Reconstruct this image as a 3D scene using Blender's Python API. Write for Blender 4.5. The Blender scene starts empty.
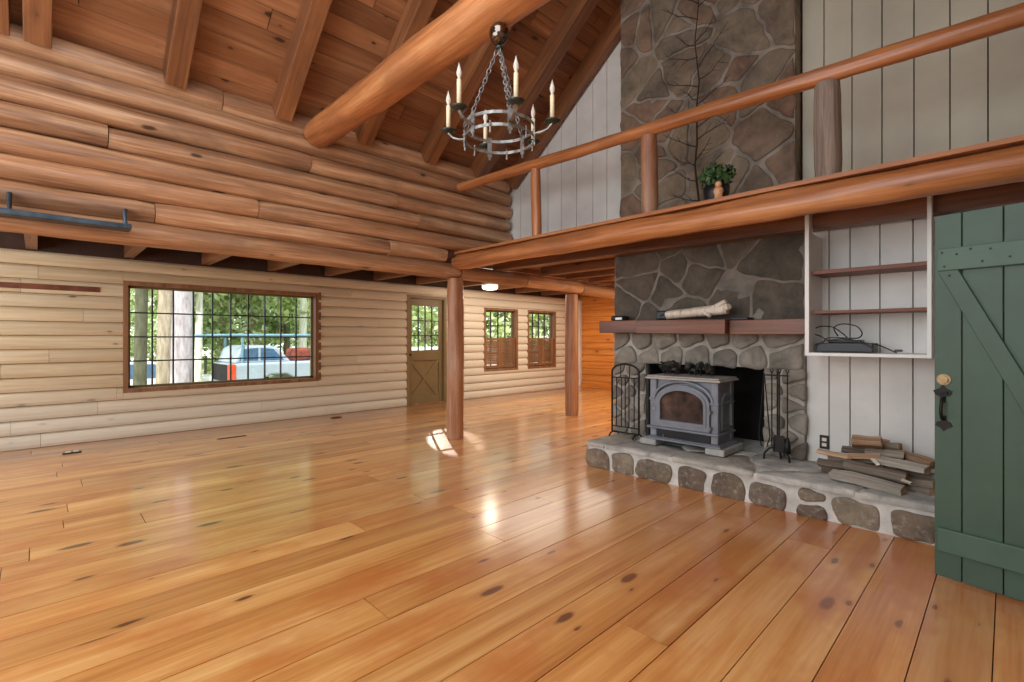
import bpy, math, random
from math import sin, cos, pi, radians, atan2, sqrt
from mathutils import Vector, Matrix, Quaternion, noise

C = bpy.context.scene.collection
YAW = radians(45.64)
SA, CA = sin(YAW), cos(YAW)
CAMZ, FPX, HORZ = 1.3, 485.0, 338.0

# ---------------------------------------------------------------- measuring
def B(W, Y, z=0.0):            # W runs to the left wall, Y runs to the far end
    return Vector((-W, Y, z))
def on_Y(px, py, Y):           # point of the plane Y = const seen at a pixel of the photo
    k = (px-512)/FPX
    d = Y/(k*SA+CA)
    return B(d*(SA-k*CA), Y, CAMZ+(HORZ-py)/FPX*d)
def on_W(px, py, W):
    k = (px-512)/FPX
    d = W/(SA-k*CA)
    return B(W, d*(k*SA+CA), CAMZ+(HORZ-py)/FPX*d)

# ---------------------------------------------------------------- materials
def srgb(r, g, b):
    f = lambda c: c/12.92 if c <= 0.04045 else ((c+0.055)/1.055)**2.4
    return (f(r/255), f(g/255), f(b/255), 1)

class NT:
    def __init__(s, name):
        s.m = bpy.data.materials.new(name); s.m.use_nodes = True
        s.t = s.m.node_tree; s.t.nodes.clear()
        s.out = s.n('ShaderNodeOutputMaterial')
        s.b = s.n('ShaderNodeBsdfPrincipled')
        s.l(s.b.outputs[0], s.out.inputs[0])
    def n(s, kind, **kw):
        nd = s.t.nodes.new(kind)
        for k, v in kw.items(): setattr(nd, k, v)
        return nd
    def l(s, a, b): s.t.links.new(a, b)
    def math(s, op, a, b=None, c=None, clamp=False):
        nd = s.n('ShaderNodeMath', operation=op, use_clamp=clamp)
        for i, v in enumerate((a, b, c)):
            if v is None: continue
            if isinstance(v, (int, float)): nd.inputs[i].default_value = v
            else: s.l(v, nd.inputs[i])
        return nd.outputs[0]
    def vmath(s, op, a, b=None):
        nd = s.n('ShaderNodeVectorMath', operation=op)
        for i, v in enumerate((a, b)):
            if v is None: continue
            if isinstance(v, (tuple, list)): nd.inputs[i].default_value = v
            else: s.l(v, nd.inputs[i])
        return nd.outputs[0]
    def ramp(s, fac, stops, interp='LINEAR'):
        nd = s.n('ShaderNodeValToRGB'); cr = nd.color_ramp; cr.interpolation = interp
        while len(cr.elements) < len(stops): cr.elements.new(0.5)
        for e, (p, c) in zip(cr.elements, stops):
            e.position = p; e.color = c
        s.l(fac, nd.inputs[0]); return nd.outputs[0]
    def mix(s, fac, a, b, mode='MIX'):
        nd = s.n('ShaderNodeMix', data_type='RGBA', blend_type=mode)
        for sock, v in ((nd.inputs[0], fac), (nd.inputs[6], a), (nd.inputs[7], b)):
            if isinstance(v, (int, float)): sock.default_value = v
            elif isinstance(v, tuple): sock.default_value = v
            else: s.l(v, sock)
        return nd.outputs[2]
    def noise(s, vec, scale, detail=4, rough=0.55, dist=0.0):
        nd = s.n('ShaderNodeTexNoise')
        nd.inputs['Scale'].default_value = scale; nd.inputs['Detail'].default_value = detail
        nd.inputs['Roughness'].default_value = rough; nd.inputs['Distortion'].default_value = dist
        s.l(vec, nd.inputs['Vector']); return nd.outputs[0]
    def bump(s, h, strength=0.3, dist=0.01):
        nd = s.n('ShaderNodeBump'); nd.inputs['Strength'].default_value = strength
        nd.inputs['Distance'].default_value = dist
        s.l(h, nd.inputs['Height']); s.l(nd.outputs[0], s.b.inputs['Normal'])

def plain(name, col, rough=0.6, metal=0.0, var=0.12, scale=9.0, bump=0.0, spec=0.5):
    k = NT(name)
    co = k.n('ShaderNodeTexCoord').outputs['Object']
    f = k.noise(co, scale, 5)
    d = tuple(c*(1-var*2) for c in col[:3])+(1,); e = tuple(min(1, c*(1+var*1.5)) for c in col[:3])+(1,)
    k.l(k.ramp(f, [(0.3, d), (0.7, e)]), k.b.inputs['Base Color'])
    k.b.inputs['Roughness'].default_value = rough; k.b.inputs['Metallic'].default_value = metal
    k.b.inputs['Specular IOR Level'].default_value = spec
    if bump: k.bump(k.noise(co, scale*4, 6), bump, 0.01)
    return k.m

def wood(name, dark, mid, light, knot, axis='X', rough=0.5, attr=False, grain=1.0, knots=0.5, coat=0.0,
         bump=0.15, blotch=None, blotch_amt=0.5, val_var=0.35, ksize=1.0, kdens=1.0, extra=None, k2=None):
    k = NT(name)
    co = k.n('ShaderNodeTexCoord').outputs['Object']
    if attr:
        a = k.n('ShaderNodeAttribute'); a.attribute_name = 'rnd'; rnd = a.outputs['Fac']
    else:
        rnd = k.n('ShaderNodeObjectInfo').outputs['Random']
    off = k.vmath('MULTIPLY', k.n('ShaderNodeCombineXYZ').outputs[0], (1, 1, 1))
    comb = k.n('ShaderNodeCombineXYZ')
    r1 = k.math('MULTIPLY', rnd, 61.7); r2 = k.math('MULTIPLY', rnd, 23.3); r3 = k.math('MULTIPLY', rnd, 37.9)
    for i, r in enumerate((r1, r2, r3)): k.l(r, comb.inputs[i])
    v = k.vmath('ADD', co, comb.outputs[0])
    ai = 'XYZ'.index(axis)
    def sc(al, ac):
        t = [ac]*3; t[ai] = al; return k.vmath('MULTIPLY', v, tuple(t))
    # fine grain + broad figure
    warp = k.noise(sc(0.9, 3.0), 1.0, 2)
    fig = k.noise(sc(0.35*grain, 7*grain), 1.0, 4, 0.6, 0.8)
    fine = k.noise(sc(2.5*grain, 70*grain), 1.0, 3, 0.6)
    f = k.math('ADD', k.math('MULTIPLY', fig, 0.72), k.math('MULTIPLY', fine, 0.28))
    col = k.ramp(f, [(0.32, dark), (0.5, mid), (0.68, light)])
    if blotch:
        bl = k.noise(sc(1.3, 2.6), 1.0, 4, 0.6)
        col = k.mix(k.math('MULTIPLY', k.ramp(bl, [(0.5, (0, 0, 0, 1)), (0.68, (1, 1, 1, 1))]), blotch_amt), col, blotch)
    # plank to plank / log to log value
    w = k.n('ShaderNodeTexWhiteNoise', noise_dimensions='1D'); k.l(k.math('MULTIPLY', rnd, 913.3), w.inputs['W'])
    vv = k.math('MULTIPLY_ADD', w.outputs['Value'], val_var, 1-val_var*0.5)
    mulc = k.n('ShaderNodeCombineColor')
    for i in range(3): k.l(vv, mulc.inputs[i])
    col = k.mix(1.0, col, mulc.outputs[0], 'MULTIPLY')
    # knots
    vo = k.n('ShaderNodeTexVoronoi'); vo.inputs['Scale'].default_value = 1.0
    if k2:
        vo.voronoi_dimensions = '2D'
        sv = k.n('ShaderNodeSeparateXYZ'); k.l(sc(1.7*kdens, 5.0*kdens), sv.inputs[0])
        cv = k.n('ShaderNodeCombineXYZ'); k.l(sv.outputs['XYZ'.index(k2[0])], cv.inputs[0]); k.l(sv.outputs['XYZ'.index(k2[1])], cv.inputs[1])
        k.l(cv.outputs[0], vo.inputs['Vector'])
    else: k.l(sc(1.7*kdens, 4.4*kdens), vo.inputs['Vector'])
    dist = k.math('ADD', vo.outputs['Distance'], k.math('MULTIPLY', k.noise(sc(9, 16), 1.0, 2), 0.13))
    sep = k.n('ShaderNodeSeparateColor'); k.l(vo.outputs['Color'], sep.inputs[0])
    dist = k.math('DIVIDE', dist, k.math('MULTIPLY_ADD', sep.outputs[1], 1.0, 0.45))
    mr = k.n('ShaderNodeMapRange', interpolation_type='SMOOTHSTEP')
    k.l(dist, mr.inputs[0]); mr.inputs[1].default_value = 0.12*ksize; mr.inputs[2].default_value = 0.19*ksize
    mr.inputs[3].default_value = 1; mr.inputs[4].default_value = 0
    sel = k.math('LESS_THAN', sep.outputs[0], knots)
    kf = k.math('MULTIPLY', k.math('MULTIPLY', mr.outputs[0], sel), 0.9)
    mr2 = k.n('ShaderNodeMapRange', interpolation_type='SMOOTHSTEP')
    k.l(dist, mr2.inputs[0]); mr2.inputs[1].default_value = 0.10*ksize; mr2.inputs[2].default_value = 0.36*ksize
    mr2.inputs[3].default_value = 1; mr2.inputs[4].default_value = 0
    halo = k.math('MULTIPLY', k.math('MULTIPLY', mr2.outputs[0], sel), 0.25)
    col = k.mix(halo, col, tuple(0.5*(a+b) for a, b in zip(dark, knot)))
    col = k.mix(kf, col, knot)
    if extra: col = extra(k, col, co)
    k.l(col, k.b.inputs['Base Color'])
    k.b.inputs['Roughness'].default_value = rough
    if coat:
        k.b.inputs['Coat Weight'].default_value = coat; k.b.inputs['Coat IOR'].default_value = 1.65 if coat > .8 else 1.5; k.b.inputs['Coat Roughness'].default_value = 0.17
    if bump: k.bump(f, bump, 0.01)
    return k.m

M = {}
M['log'] = wood('peeled_log_wood', srgb(118, 80, 56), srgb(184, 134, 96), srgb(232, 190, 150), srgb(58, 34, 24), 'X',
                0.45, False, 1.0, 0.6, 0.12, 0.4, srgb(128, 96, 74), 0.6, 0.30, 0.85, 1.25)
M['log_warm'] = wood('warm_log_wood', srgb(126, 72, 40), srgb(182, 116, 68), srgb(214, 154, 102), srgb(58, 32, 20), 'X',
                0.4, False, 1.0, 0.6, 0.2, 0.35, srgb(140, 88, 56), 0.55, 0.22, 0.85, 1.25)
M['beam_dark'] = wood('brown_beam_wood', srgb(78, 46, 28), srgb(120, 76, 48), srgb(152, 102, 68), srgb(44, 24, 14), 'X',
                0.45, False, 1.0, 0.5, 0.1, 0.25, None, 0, 0.2, 0.9, 1.2)
M['rafter'] = wood('rafter_wood', srgb(88, 52, 30), srgb(134, 84, 50), srgb(166, 110, 68), srgb(48, 26, 14), 'X',
                0.5, False, 1.0, 0.6, 0.1, 0.3, srgb(96, 62, 42), 0.5, 0.25, 0.9, 1.2)
M['post'] = wood('post_wood', srgb(114, 70, 44), srgb(164, 108, 72), srgb(198, 146, 106), srgb(64, 40, 28), 'X',
                0.5, False, 1.6, 0.6, 0.1, 0.45, srgb(176, 144, 120), 0.6, 0.15, 0.9, 1.2)
M['grey_post'] = wood('weathered_post_wood', srgb(88, 72, 64), srgb(130, 112, 100), srgb(164, 146, 132), srgb(70, 54, 46), 'X',
                0.75, False, 2.5, 0.3, 0, 0.6, srgb(120, 102, 90), 0.5, 0.1, 0.9, 1.2)
M['roof'] = wood('pine_roof_boards', srgb(108, 66, 40), srgb(152, 100, 64), srgb(184, 130, 90), srgb(54, 28, 18), 'Y',
                0.55, True, 0.8, 0.6, 0.0, 0.15, srgb(134, 82, 48), 0.6, 0.40, 0.8, 1.2, None, 'YX')
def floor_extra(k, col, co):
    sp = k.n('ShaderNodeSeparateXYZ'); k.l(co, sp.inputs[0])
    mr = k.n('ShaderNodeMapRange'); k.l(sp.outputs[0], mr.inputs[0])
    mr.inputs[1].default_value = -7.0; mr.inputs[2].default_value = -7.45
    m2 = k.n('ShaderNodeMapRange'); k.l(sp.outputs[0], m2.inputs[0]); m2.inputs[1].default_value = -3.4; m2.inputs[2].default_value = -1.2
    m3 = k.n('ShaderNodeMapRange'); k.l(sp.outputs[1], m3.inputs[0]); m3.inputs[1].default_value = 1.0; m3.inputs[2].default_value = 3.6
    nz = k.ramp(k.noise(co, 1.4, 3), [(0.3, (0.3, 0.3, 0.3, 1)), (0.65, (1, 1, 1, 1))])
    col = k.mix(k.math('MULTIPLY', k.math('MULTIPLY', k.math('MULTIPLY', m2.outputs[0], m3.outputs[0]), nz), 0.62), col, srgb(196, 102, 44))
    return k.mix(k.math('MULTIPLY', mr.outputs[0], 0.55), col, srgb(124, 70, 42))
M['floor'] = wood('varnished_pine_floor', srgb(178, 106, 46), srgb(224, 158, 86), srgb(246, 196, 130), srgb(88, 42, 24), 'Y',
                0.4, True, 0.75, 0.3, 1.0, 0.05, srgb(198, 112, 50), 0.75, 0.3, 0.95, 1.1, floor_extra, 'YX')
def siding_extra(k, col, co):
    sp = k.n('ShaderNodeSeparateXYZ'); k.l(co, sp.inputs[0])
    mr = k.n('ShaderNodeMapRange'); k.l(sp.outputs[2], mr.inputs[0])  # paler towards the floor: lighting and ageing put into the colour
    mr.inputs[1].default_value = 0.75; mr.inputs[2].default_value = 0.3
    mr.inputs[3].default_value = 0.0; mr.inputs[4].default_value = 0.6
    my = k.n('ShaderNodeMapRange'); k.l(sp.outputs[1], my.inputs[0])
    my.inputs[1].default_value = 2.5; my.inputs[2].default_value = 6.0
    my.inputs[3].default_value = 0.0; my.inputs[4].default_value = 0.75
    return k.mix(k.math('MAXIMUM', mr.outputs[0], my.outputs[0]), col, srgb(232, 224, 208))
M['siding'] = wood('whitewashed_log_siding', srgb(176, 150, 114), srgb(206, 182, 144), srgb(222, 204, 172), srgb(120, 96, 74), 'Y',
                0.6, True, 0.8, 0.3, 0, 0.15, srgb(200, 176, 146), 0.5, 0.14, 0.6, 1.0, siding_extra, 'YZ')
M['orange_wall'] = wood('orange_stained_siding', srgb(186, 104, 36), srgb(220, 136, 54), srgb(236, 158, 76), srgb(120, 60, 20), 'X',
                0.45, True, 0.8, 0.4, 0.1, 0.1, None, 0, 0.18)
M['window_wood'] = wood('brown_window_wood', srgb(104, 70, 46), srgb(142, 98, 66), srgb(166, 120, 84), srgb(60, 36, 22), 'Z', 0.5, False, 1, 0.3)
M['mantel'] = wood('mantel_wood', srgb(76, 40, 26), srgb(118, 68, 44), srgb(148, 94, 64), srgb(44, 20, 12), 'X', 0.45, False, 1.4, 0.4, 0.1, 0.2, None, 0, 0.5)
M['shelf'] = wood('red_brown_shelf_wood', srgb(84, 42, 22), srgb(122, 66, 38), srgb(140, 80, 48), srgb(50, 24, 12), 'X', 0.5)
M['white_board'] = plain('pale_painted_boards', srgb(222, 219, 213), 0.55, 0, 0.05, 3)
M['cream_board'] = plain('cream_painted_boards', srgb(192, 186, 166), 0.55, 0, 0.06, 2)
M['white_paint'] = plain('white_paint', srgb(240, 240, 236), 0.5, 0, 0.02, 6)
M['green'] = plain('green_paint', srgb(62, 86, 70), 0.5, 0, 0.06, 5)
M['green_trim'] = plain('green_batten_paint', srgb(70, 96, 80), 0.5, 0, 0.06, 5)
M['olive'] = plain('olive_brown_paint', srgb(134, 112, 74), 0.5, 0, 0.06, 5)
M['olive_dark'] = plain('dark_olive_brown_paint', srgb(112, 92, 58), 0.5, 0, 0.06, 5)  # darker olive brown for the window sashes
M['plaster'] = plain('plain_wall_paint', srgb(206, 190, 166), 0.8, 0, 0.03, 2)
M['black'] = plain('black_iron', srgb(34, 30, 28), 0.5, 0.5, 0.15, 20)
M['muntin'] = plain('dark_window_bars', srgb(34, 32, 34), 0.5, 0, 0.1)
M['iron'] = plain('pewter_iron', srgb(146, 144, 140), 0.45, 0.6, 0.3, 25)
M['ball'] = plain('polished_pewter', srgb(120, 108, 100), 0.12, 1.0, 0.15, 6)
M['cup'] = plain('dark_green_iron', srgb(66, 72, 66), 0.4, 0.6, 0.2, 30)
M['candle'] = plain('cream_candle_sleeve', srgb(236, 216, 178), 0.5, 0, 0.04)
M['stove'] = plain('blue_grey_enamel', srgb(126, 131, 140), 0.34, 0.15, 0.08, 8, 0.05)
M['stove_top'] = plain('pale_stove_top', srgb(176, 172, 166), 0.35, 0.1, 0.08, 8)
M['stove_dark'] = plain('dark_stove_iron', srgb(36, 36, 40), 0.4, 0.4, 0.15, 12)
M['stove_foot'] = plain('grey_stone_block', srgb(168, 166, 160), 0.8, 0, 0.12, 14, 0.3)
M['brass'] = plain('brass', srgb(150, 126, 92), 0.35, 0.8, 0.2, 20)
M['rail_metal'] = plain('blue_grey_metal', srgb(74, 88, 100), 0.35, 0.6, 0.25, 7)
M['firebox'] = plain('soot_black_brick', srgb(26, 23, 22), 0.9, 0, 0.3, 6, 0.3)
M['plastic'] = plain('black_plastic', srgb(26, 27, 30), 0.4, 0, 0.1)
M['outlet'] = plain('dark_outlet_plate', srgb(44, 36, 30), 0.4, 0.2, 0.1)
M['socket'] = plain('ivory_socket', srgb(226, 218, 200), 0.4, 0, 0.03)
M['leaf'] = plain('green_leaf', srgb(58, 88, 44), 0.5, 0, 0.35, 14)
M['dark_leaf'] = plain('dark_dried_leaf', srgb(52, 50, 44), 0.7, 0, 0.4, 30)
M['twig'] = plain('dark_bare_twig', srgb(54, 38, 32), 0.8, 0, 0.2, 30)
M['terracotta'] = plain('peach_ornament', srgb(216, 160, 116), 0.6, 0, 0.15, 30)
M['mortar'] = plain('pale_mortar', srgb(142, 132, 120), 0.9, 0, 0.28, 5, 0.5)
M['mortar_dark'] = plain('grey_mortar', srgb(126, 119, 110), 0.9, 0, 0.2, 6, 0.5)
M['mortar_mid'] = plain('grey_white_mortar', srgb(170, 164, 154), 0.9, 0, 0.22, 7, 0.5)
M['mortar_light'] = plain('white_mortar', srgb(206, 203, 196), 0.9, 0, 0.12, 9, 0.5)
M['aisle'] = plain('dark_ceiling_boards', srgb(96, 58, 34), 0.7, 0, 0.2, 3)
def stone(name, cols, bump=0.5, pale=None, amt=0.4):
    k = NT(name)
    co = k.n('ShaderNodeTexCoord').outputs['Object']
    a = k.n('ShaderNodeAttribute'); a.attribute_name = 'rnd'
    n = len(cols)
    base = k.ramp(a.outputs['Fac'], [(i/max(1, n-1), c) for i, c in enumerate(cols)])
    nz = k.noise(co, 5, 8, 0.65, 0.4)
    nz2 = k.noise(co, 22, 6, 0.7)
    col = k.mix(1.0, base, k.ramp(nz, [(0.3, (0.55, 0.55, 0.55, 1)), (0.7, (1.45, 1.42, 1.38, 1))]), 'MULTIPLY')
    col = k.mix(k.math('MULTIPLY', k.ramp(nz2, [(0.52, (0, 0, 0, 1)), (0.7, (1, 1, 1, 1))]), amt), col, pale or srgb(150, 144, 134))
    k.l(col, k.b.inputs['Base Color']); k.b.inputs['Roughness'].default_value = 0.85
    h = k.math('ADD', k.math('MULTIPLY', nz, 1.0), k.math('MULTIPLY', nz2, 0.4))
    k.bump(h, bump, 0.03)
    return k.m
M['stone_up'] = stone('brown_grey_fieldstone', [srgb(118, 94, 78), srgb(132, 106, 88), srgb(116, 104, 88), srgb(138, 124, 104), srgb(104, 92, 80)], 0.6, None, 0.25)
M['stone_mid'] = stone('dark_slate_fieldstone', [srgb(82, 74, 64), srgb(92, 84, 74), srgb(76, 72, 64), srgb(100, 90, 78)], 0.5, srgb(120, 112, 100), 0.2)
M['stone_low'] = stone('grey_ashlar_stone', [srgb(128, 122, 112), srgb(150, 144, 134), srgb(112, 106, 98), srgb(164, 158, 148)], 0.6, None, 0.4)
M['stone_hearth'] = stone('brown_hearth_stone', [srgb(118, 96, 80), srgb(132, 122, 104), srgb(104, 88, 76), srgb(142, 132, 116)], 0.9, srgb(184, 178, 166), 0.6)
M['slab'] = stone('grey_hearth_slab', [srgb(172, 170, 164), srgb(188, 187, 182), srgb(158, 155, 148), srgb(180, 176, 166)], 0.5, srgb(190, 186, 178), 0.5)
M['fw_grey'] = wood('grey_bark_wood', srgb(74, 62, 54), srgb(124, 110, 96), srgb(164, 152, 136), srgb(50, 40, 32), 'X', 0.85, False, 3, 0.3, 0, 0.8, None, 0, 0.7)
M['fw_brown'] = wood('split_firewood', srgb(124, 92, 68), srgb(170, 136, 106), srgb(204, 176, 144), srgb(80, 50, 34), 'X', 0.85, False, 3, 0.3, 0, 0.6, None, 0, 0.4)
M['fw_pale'] = wood('pale_weathered_wood', srgb(124, 114, 102), srgb(164, 156, 144), srgb(190, 184, 172), srgb(80, 66, 54), 'X', 0.85, False, 3, 0.3, 0, 0.6, None, 0, 0.2)
def birch():
    k = NT('birch_bark')
    co = k.n('ShaderNodeTexCoord').outputs['Object']
    v = k.vmath('MULTIPLY', co, (30, 8, 8))
    f = k.noise(v, 1.0, 4, 0.7)
    k.l(k.ramp(f, [(0.3, srgb(120, 96, 80)), (0.42, srgb(210, 196, 176)), (0.7, srgb(232, 222, 206))]), k.b.inputs['Base Color'])
    k.b.inputs['Roughness'].default_value = 0.7; k.bump(f, 0.3); return k.m
M['birch'] = birch()
def bark(name, a, b):
    k = NT(name)
    co = k.n('ShaderNodeTexCoord').outputs['Object']
    f = k.noise(k.vmath('MULTIPLY', co, (14, 14, 3)), 1.0, 5, 0.65)
    k.l(k.ramp(f, [(0.35, a), (0.65, b)]), k.b.inputs['Base Color'])
    k.b.inputs['Roughness'].default_value = 0.9; k.bump(f, 0.8, 0.03); return k.m
M['bark_grey'] = bark('lilac_grey_bark', srgb(150, 142, 148), srgb(206, 198, 206))
M['bark_tan'] = bark('tan_bark', srgb(140, 126, 108), srgb(190, 176, 156))
M['bark_dark'] = bark('dark_bark', srgb(66, 70, 54), srgb(104, 106, 84))
M['bark_pale'] = bark('pale_bark', srgb(200, 196, 184), srgb(246, 244, 236))
def foliage_mat(name, a, b, c):
    k = NT(name)
    oi = k.n('ShaderNodeAttribute'); oi.attribute_name = 'rnd'
    col = k.ramp(oi.outputs['Fac'], [(0, a), (0.55, b), (1, c)])
    df = k.n('ShaderNodeBsdfDiffuse'); tr = k.n('ShaderNodeBsdfTranslucent'); mx = k.n('ShaderNodeMixShader')
    k.l(col, df.inputs[0]); k.l(col, tr.inputs[0]); mx.inputs[0].default_value = 0.5
    k.l(df.outputs[0], mx.inputs[1]); k.l(tr.outputs[0], mx.inputs[2]); k.l(mx.outputs[0], k.out.inputs[0])
    return k.m
M['foliage'] = foliage_mat('sunlit_foliage', srgb(116, 142, 76), srgb(190, 210, 138), srgb(250, 252, 230))  # sun and shade on the leaves put into two sets of colours
M['foliage_dark'] = foliage_mat('shaded_foliage', srgb(92, 112, 70), srgb(152, 174, 116), srgb(222, 234, 190))
M['ground'] = plain('forest_ground', srgb(138, 140, 104), 0.95, 0, 0.3, 1.5, 0.4)
M['truck'] = plain('silver_blue_car_paint', srgb(168, 184, 198), 0.3, 0.1, 0.03, 3)
M['car_white'] = plain('white_car_paint', srgb(236, 236, 236), 0.3, 0, 0.02, 3)
M['car_glass'] = plain('dark_car_glass', srgb(84, 120, 156), 0.15, 0.2, 0.2, 2)
M['tyre'] = plain('black_tyre', srgb(30, 30, 32), 0.8, 0, 0.1)
M['red_light'] = plain('orange_red_lamp_lens', srgb(226, 84, 50), 0.3, 0, 0.1)
M['red_bundle'] = plain('red_brown_bundle', srgb(134, 62, 46), 0.7, 0, 0.3, 12)
M['rack'] = plain('teal_metal_rack', srgb(120, 160, 178), 0.4, 0.3, 0.1)
def glass(name, tint=(1, 1, 1, 1), refl=0.07):
    k = NT(name)
    tr = k.n('ShaderNodeBsdfTransparent'); tr.inputs[0].default_value = tint
    gl = k.n('ShaderNodeBsdfGlossy'); gl.inputs['Roughness'].default_value = 0.02
    mx = k.n('ShaderNodeMixShader'); mx.inputs[0].default_value = refl
    k.l(tr.outputs[0], mx.inputs[1]); k.l(gl.outputs[0], mx.inputs[2]); k.l(mx.outputs[0], k.out.inputs[0])
    return k.m
M['glass'] = glass('window_glass')
M['bulb'] = plain('frosted_bulb_glass', srgb(238, 228, 216), 0.15, 0, 0.03)
M['bulb'].node_tree.nodes['Principled BSDF'].inputs['Alpha'].default_value = 0.72
def stove_glass():
    k = NT('smoked_stove_glass')
    co = k.n('ShaderNodeTexCoord').outputs['Object']
    f = k.noise(co, 6, 4)
    k.l(k.ramp(f, [(0.35, srgb(36, 33, 36)), (0.55, srgb(78, 62, 56)), (0.72, srgb(120, 92, 78))]), k.b.inputs['Base Color'])
    k.b.inputs['Roughness'].default_value = 0.15; return k.m
M['stove_glass'] = stove_glass()
def emis(name, col, s):
    k = NT(name); e = k.n('ShaderNodeEmission'); e.inputs[0].default_value = col; e.inputs[1].default_value = s
    k.l(e.outputs[0], k.out.inputs[0]); return k.m
M['lamp_glow'] = emis('lit_opal_glass', (1, 0.9, 0.72, 1), 3.0)

# ---------------------------------------------------------------- mesh building
class MB:
    def __init__(s): s.v = []; s.f = []; s.mi = []; s.r = []; s.sm = []
    def add(s, verts, faces, mi=0, r=0.5, smooth=False):
        o = len(s.v); s.v += [tuple(p) for p in verts]
        for f in faces:
            s.f.append([i+o for i in f]); s.mi.append(mi); s.r.append(r); s.sm.append(smooth)
        return s
    def box(s, a, b, mi=0, r=0.5):
        x0, x1 = sorted((a[0], b[0])); y0, y1 = sorted((a[1], b[1])); z0, z1 = sorted((a[2], b[2]))
        vs = [(x0,y0,z0),(x1,y0,z0),(x1,y1,z0),(x0,y1,z0),(x0,y0,z1),(x1,y0,z1),(x1,y1,z1),(x0,y1,z1)]
        return s.add(vs, [(0,3,2,1),(4,5,6,7),(0,1,5,4),(1,2,6,5),(2,3,7,6),(3,0,4,7)], mi, r)
    def wbox(s, W0, W1, Y0, Y1, z0, z1, mi=0, r=0.5): return s.box((-W0, Y0, z0), (-W1, Y1, z1), mi, r)
    def tube(s, pts, rad, n=10, mi=0, caps=True, r=0.5, closed=False):
        pts = [Vector(p) for p in pts]; m = len(pts)
        rads = rad if isinstance(rad, (list, tuple)) else [rad]*m
        rings = []; up = None
        for i, p in enumerate(pts):
            if closed: t = pts[(i+1) % m]-pts[i-1]
            else: t = pts[min(i+1, m-1)]-pts[max(i-1, 0)]
            t.normalize()
            if up is None:
                up = Vector((0, 0, 1)) if abs(t.z) < 0.9 else Vector((1, 0, 0))
            side = t.cross(up)
            if side.length < 1e-5: side = t.cross(Vector((1, 0, 0)))
            side.normalize(); up = side.cross(t).normalized()
            rings.append([p+side*cos(2*pi*j/n)*rads[i]+up*sin(2*pi*j/n)*rads[i] for j in range(n)])
        vs = [q for rg in rings for q in rg]; fs = []
        for i in range(m if closed else m-1):
            k = (i+1) % m
            for j in range(n): fs.append((i*n+j, i*n+(j+1) % n, k*n+(j+1) % n, k*n+j))
        s.add(vs, fs, mi, r, True)
        if caps and not closed:
            s.add(rings[0], [tuple(range(n))[::-1]], mi, r); s.add(rings[-1], [tuple(range(n))], mi, r)
        return s
    def lathe(s, c, prof, n=20, mi=0, r=0.5):
        c = Vector(c); vs = []; fs = []
        for (rr, z) in prof:
            for j in range(n): vs.append(c+Vector((cos(2*pi*j/n)*rr, sin(2*pi*j/n)*rr, z)))
        for i in range(len(prof)-1):
            for j in range(n): fs.append((i*n+j, i*n+(j+1) % n, (i+1)*n+(j+1) % n, (i+1)*n+j))
        return s.add(vs, fs, mi, r, True)
    def prism(s, poly, f0, f1, mi=0, r=0.5, smooth=False):   # poly of 2D points, f0/f1 map them to 3D
        n = len(poly); a = [f0(*p) for p in poly]; b = [f1(*p) for p in poly]
        s.add(a+b, [tuple(range(n))[::-1], tuple(range(n, 2*n))]+[(i, (i+1) % n, n+(i+1) % n, n+i) for i in range(n)], mi, r)
        return s
    def build(s, name, mat, parent=None, loc=None, bevel=0, seg=2):
        me = bpy.data.meshes.new(name)
        org = Vector(loc) if loc is not None else Vector((0, 0, 0))
        me.from_pydata([tuple(Vector(p)-org) for p in s.v], [], s.f)
        mats = mat if isinstance(mat, (list, tuple)) else [mat]
        for m in mats: me.materials.append(m)
        me.polygons.foreach_set('material_index', s.mi)
        me.polygons.foreach_set('use_smooth', s.sm)
        at = me.attributes.new('rnd', 'FLOAT', 'FACE')
        at.data.foreach_set('value', s.r)
        me.update()
        ob = bpy.data.objects.new(name, me); C.objects.link(ob)
        if parent is not None:
            ob.parent = parent
            ob.location = org - parent_loc(parent)
        else: ob.location = org
        if bevel:
            md = ob.modifiers.new('bevel', 'BEVEL'); md.width = bevel; md.segments = seg; md.limit_method = 'ANGLE'
        return ob
def parent_loc(p):
    v = Vector(p.location)
    while p.parent is not None: p = p.parent; v = v+Vector(p.location)
    return v
def tag(o, label=None, cat=None, group=None, kind=None):
    if label: o['label'] = label
    if cat: o['category'] = cat
    if group: o['group'] = group
    if kind: o['kind'] = kind
    return o
def empty(name, loc, label=None, cat=None, group=None, kind=None):
    o = bpy.data.objects.new(name, None); o.empty_display_size = 0.1; C.objects.link(o)
    o.location = loc; return tag(o, label, cat, group, kind)

def logmesh(name, L, r0, r1, mat, seed=0, n=18, flat=0.0, rough=0.006):
    rg = random.Random(seed); m = max(6, int(L/0.12)); mb = MB(); rings = []
    for i in range(m+1):
        x = L*i/m; rr = r0+(r1-r0)*i/m
        e = 1.0
        if i in (0, m): e = 0.93
        ring = []
        for j in range(n):
            a = 2*pi*j/n
            q = noise.noise(Vector((x*1.3+seed*7.1, cos(a)*1.2, sin(a)*1.2)))
            q2 = noise.noise(Vector((x*5+seed*3.3, cos(a)*2.5, sin(a)*2.5)))
            rj = (rr+q*rough*2+q2*rough)*e
            ring.append((x, cos(a)*rj, sin(a)*rj))
        rings.append(ring)
    vs = [p for r in rings for p in r]; fs = []
    for i in range(m):
        for j in range(n): fs.append((i*n+j, (i+1)*n+j, (i+1)*n+(j+1) % n, i*n+(j+1) % n))
    mb.add(vs, fs, 0, 0.5, True)
    mb.add(rings[0], [tuple(range(n))]); mb.add(rings[-1], [tuple(range(n))[::-1]])
    return mb
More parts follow.
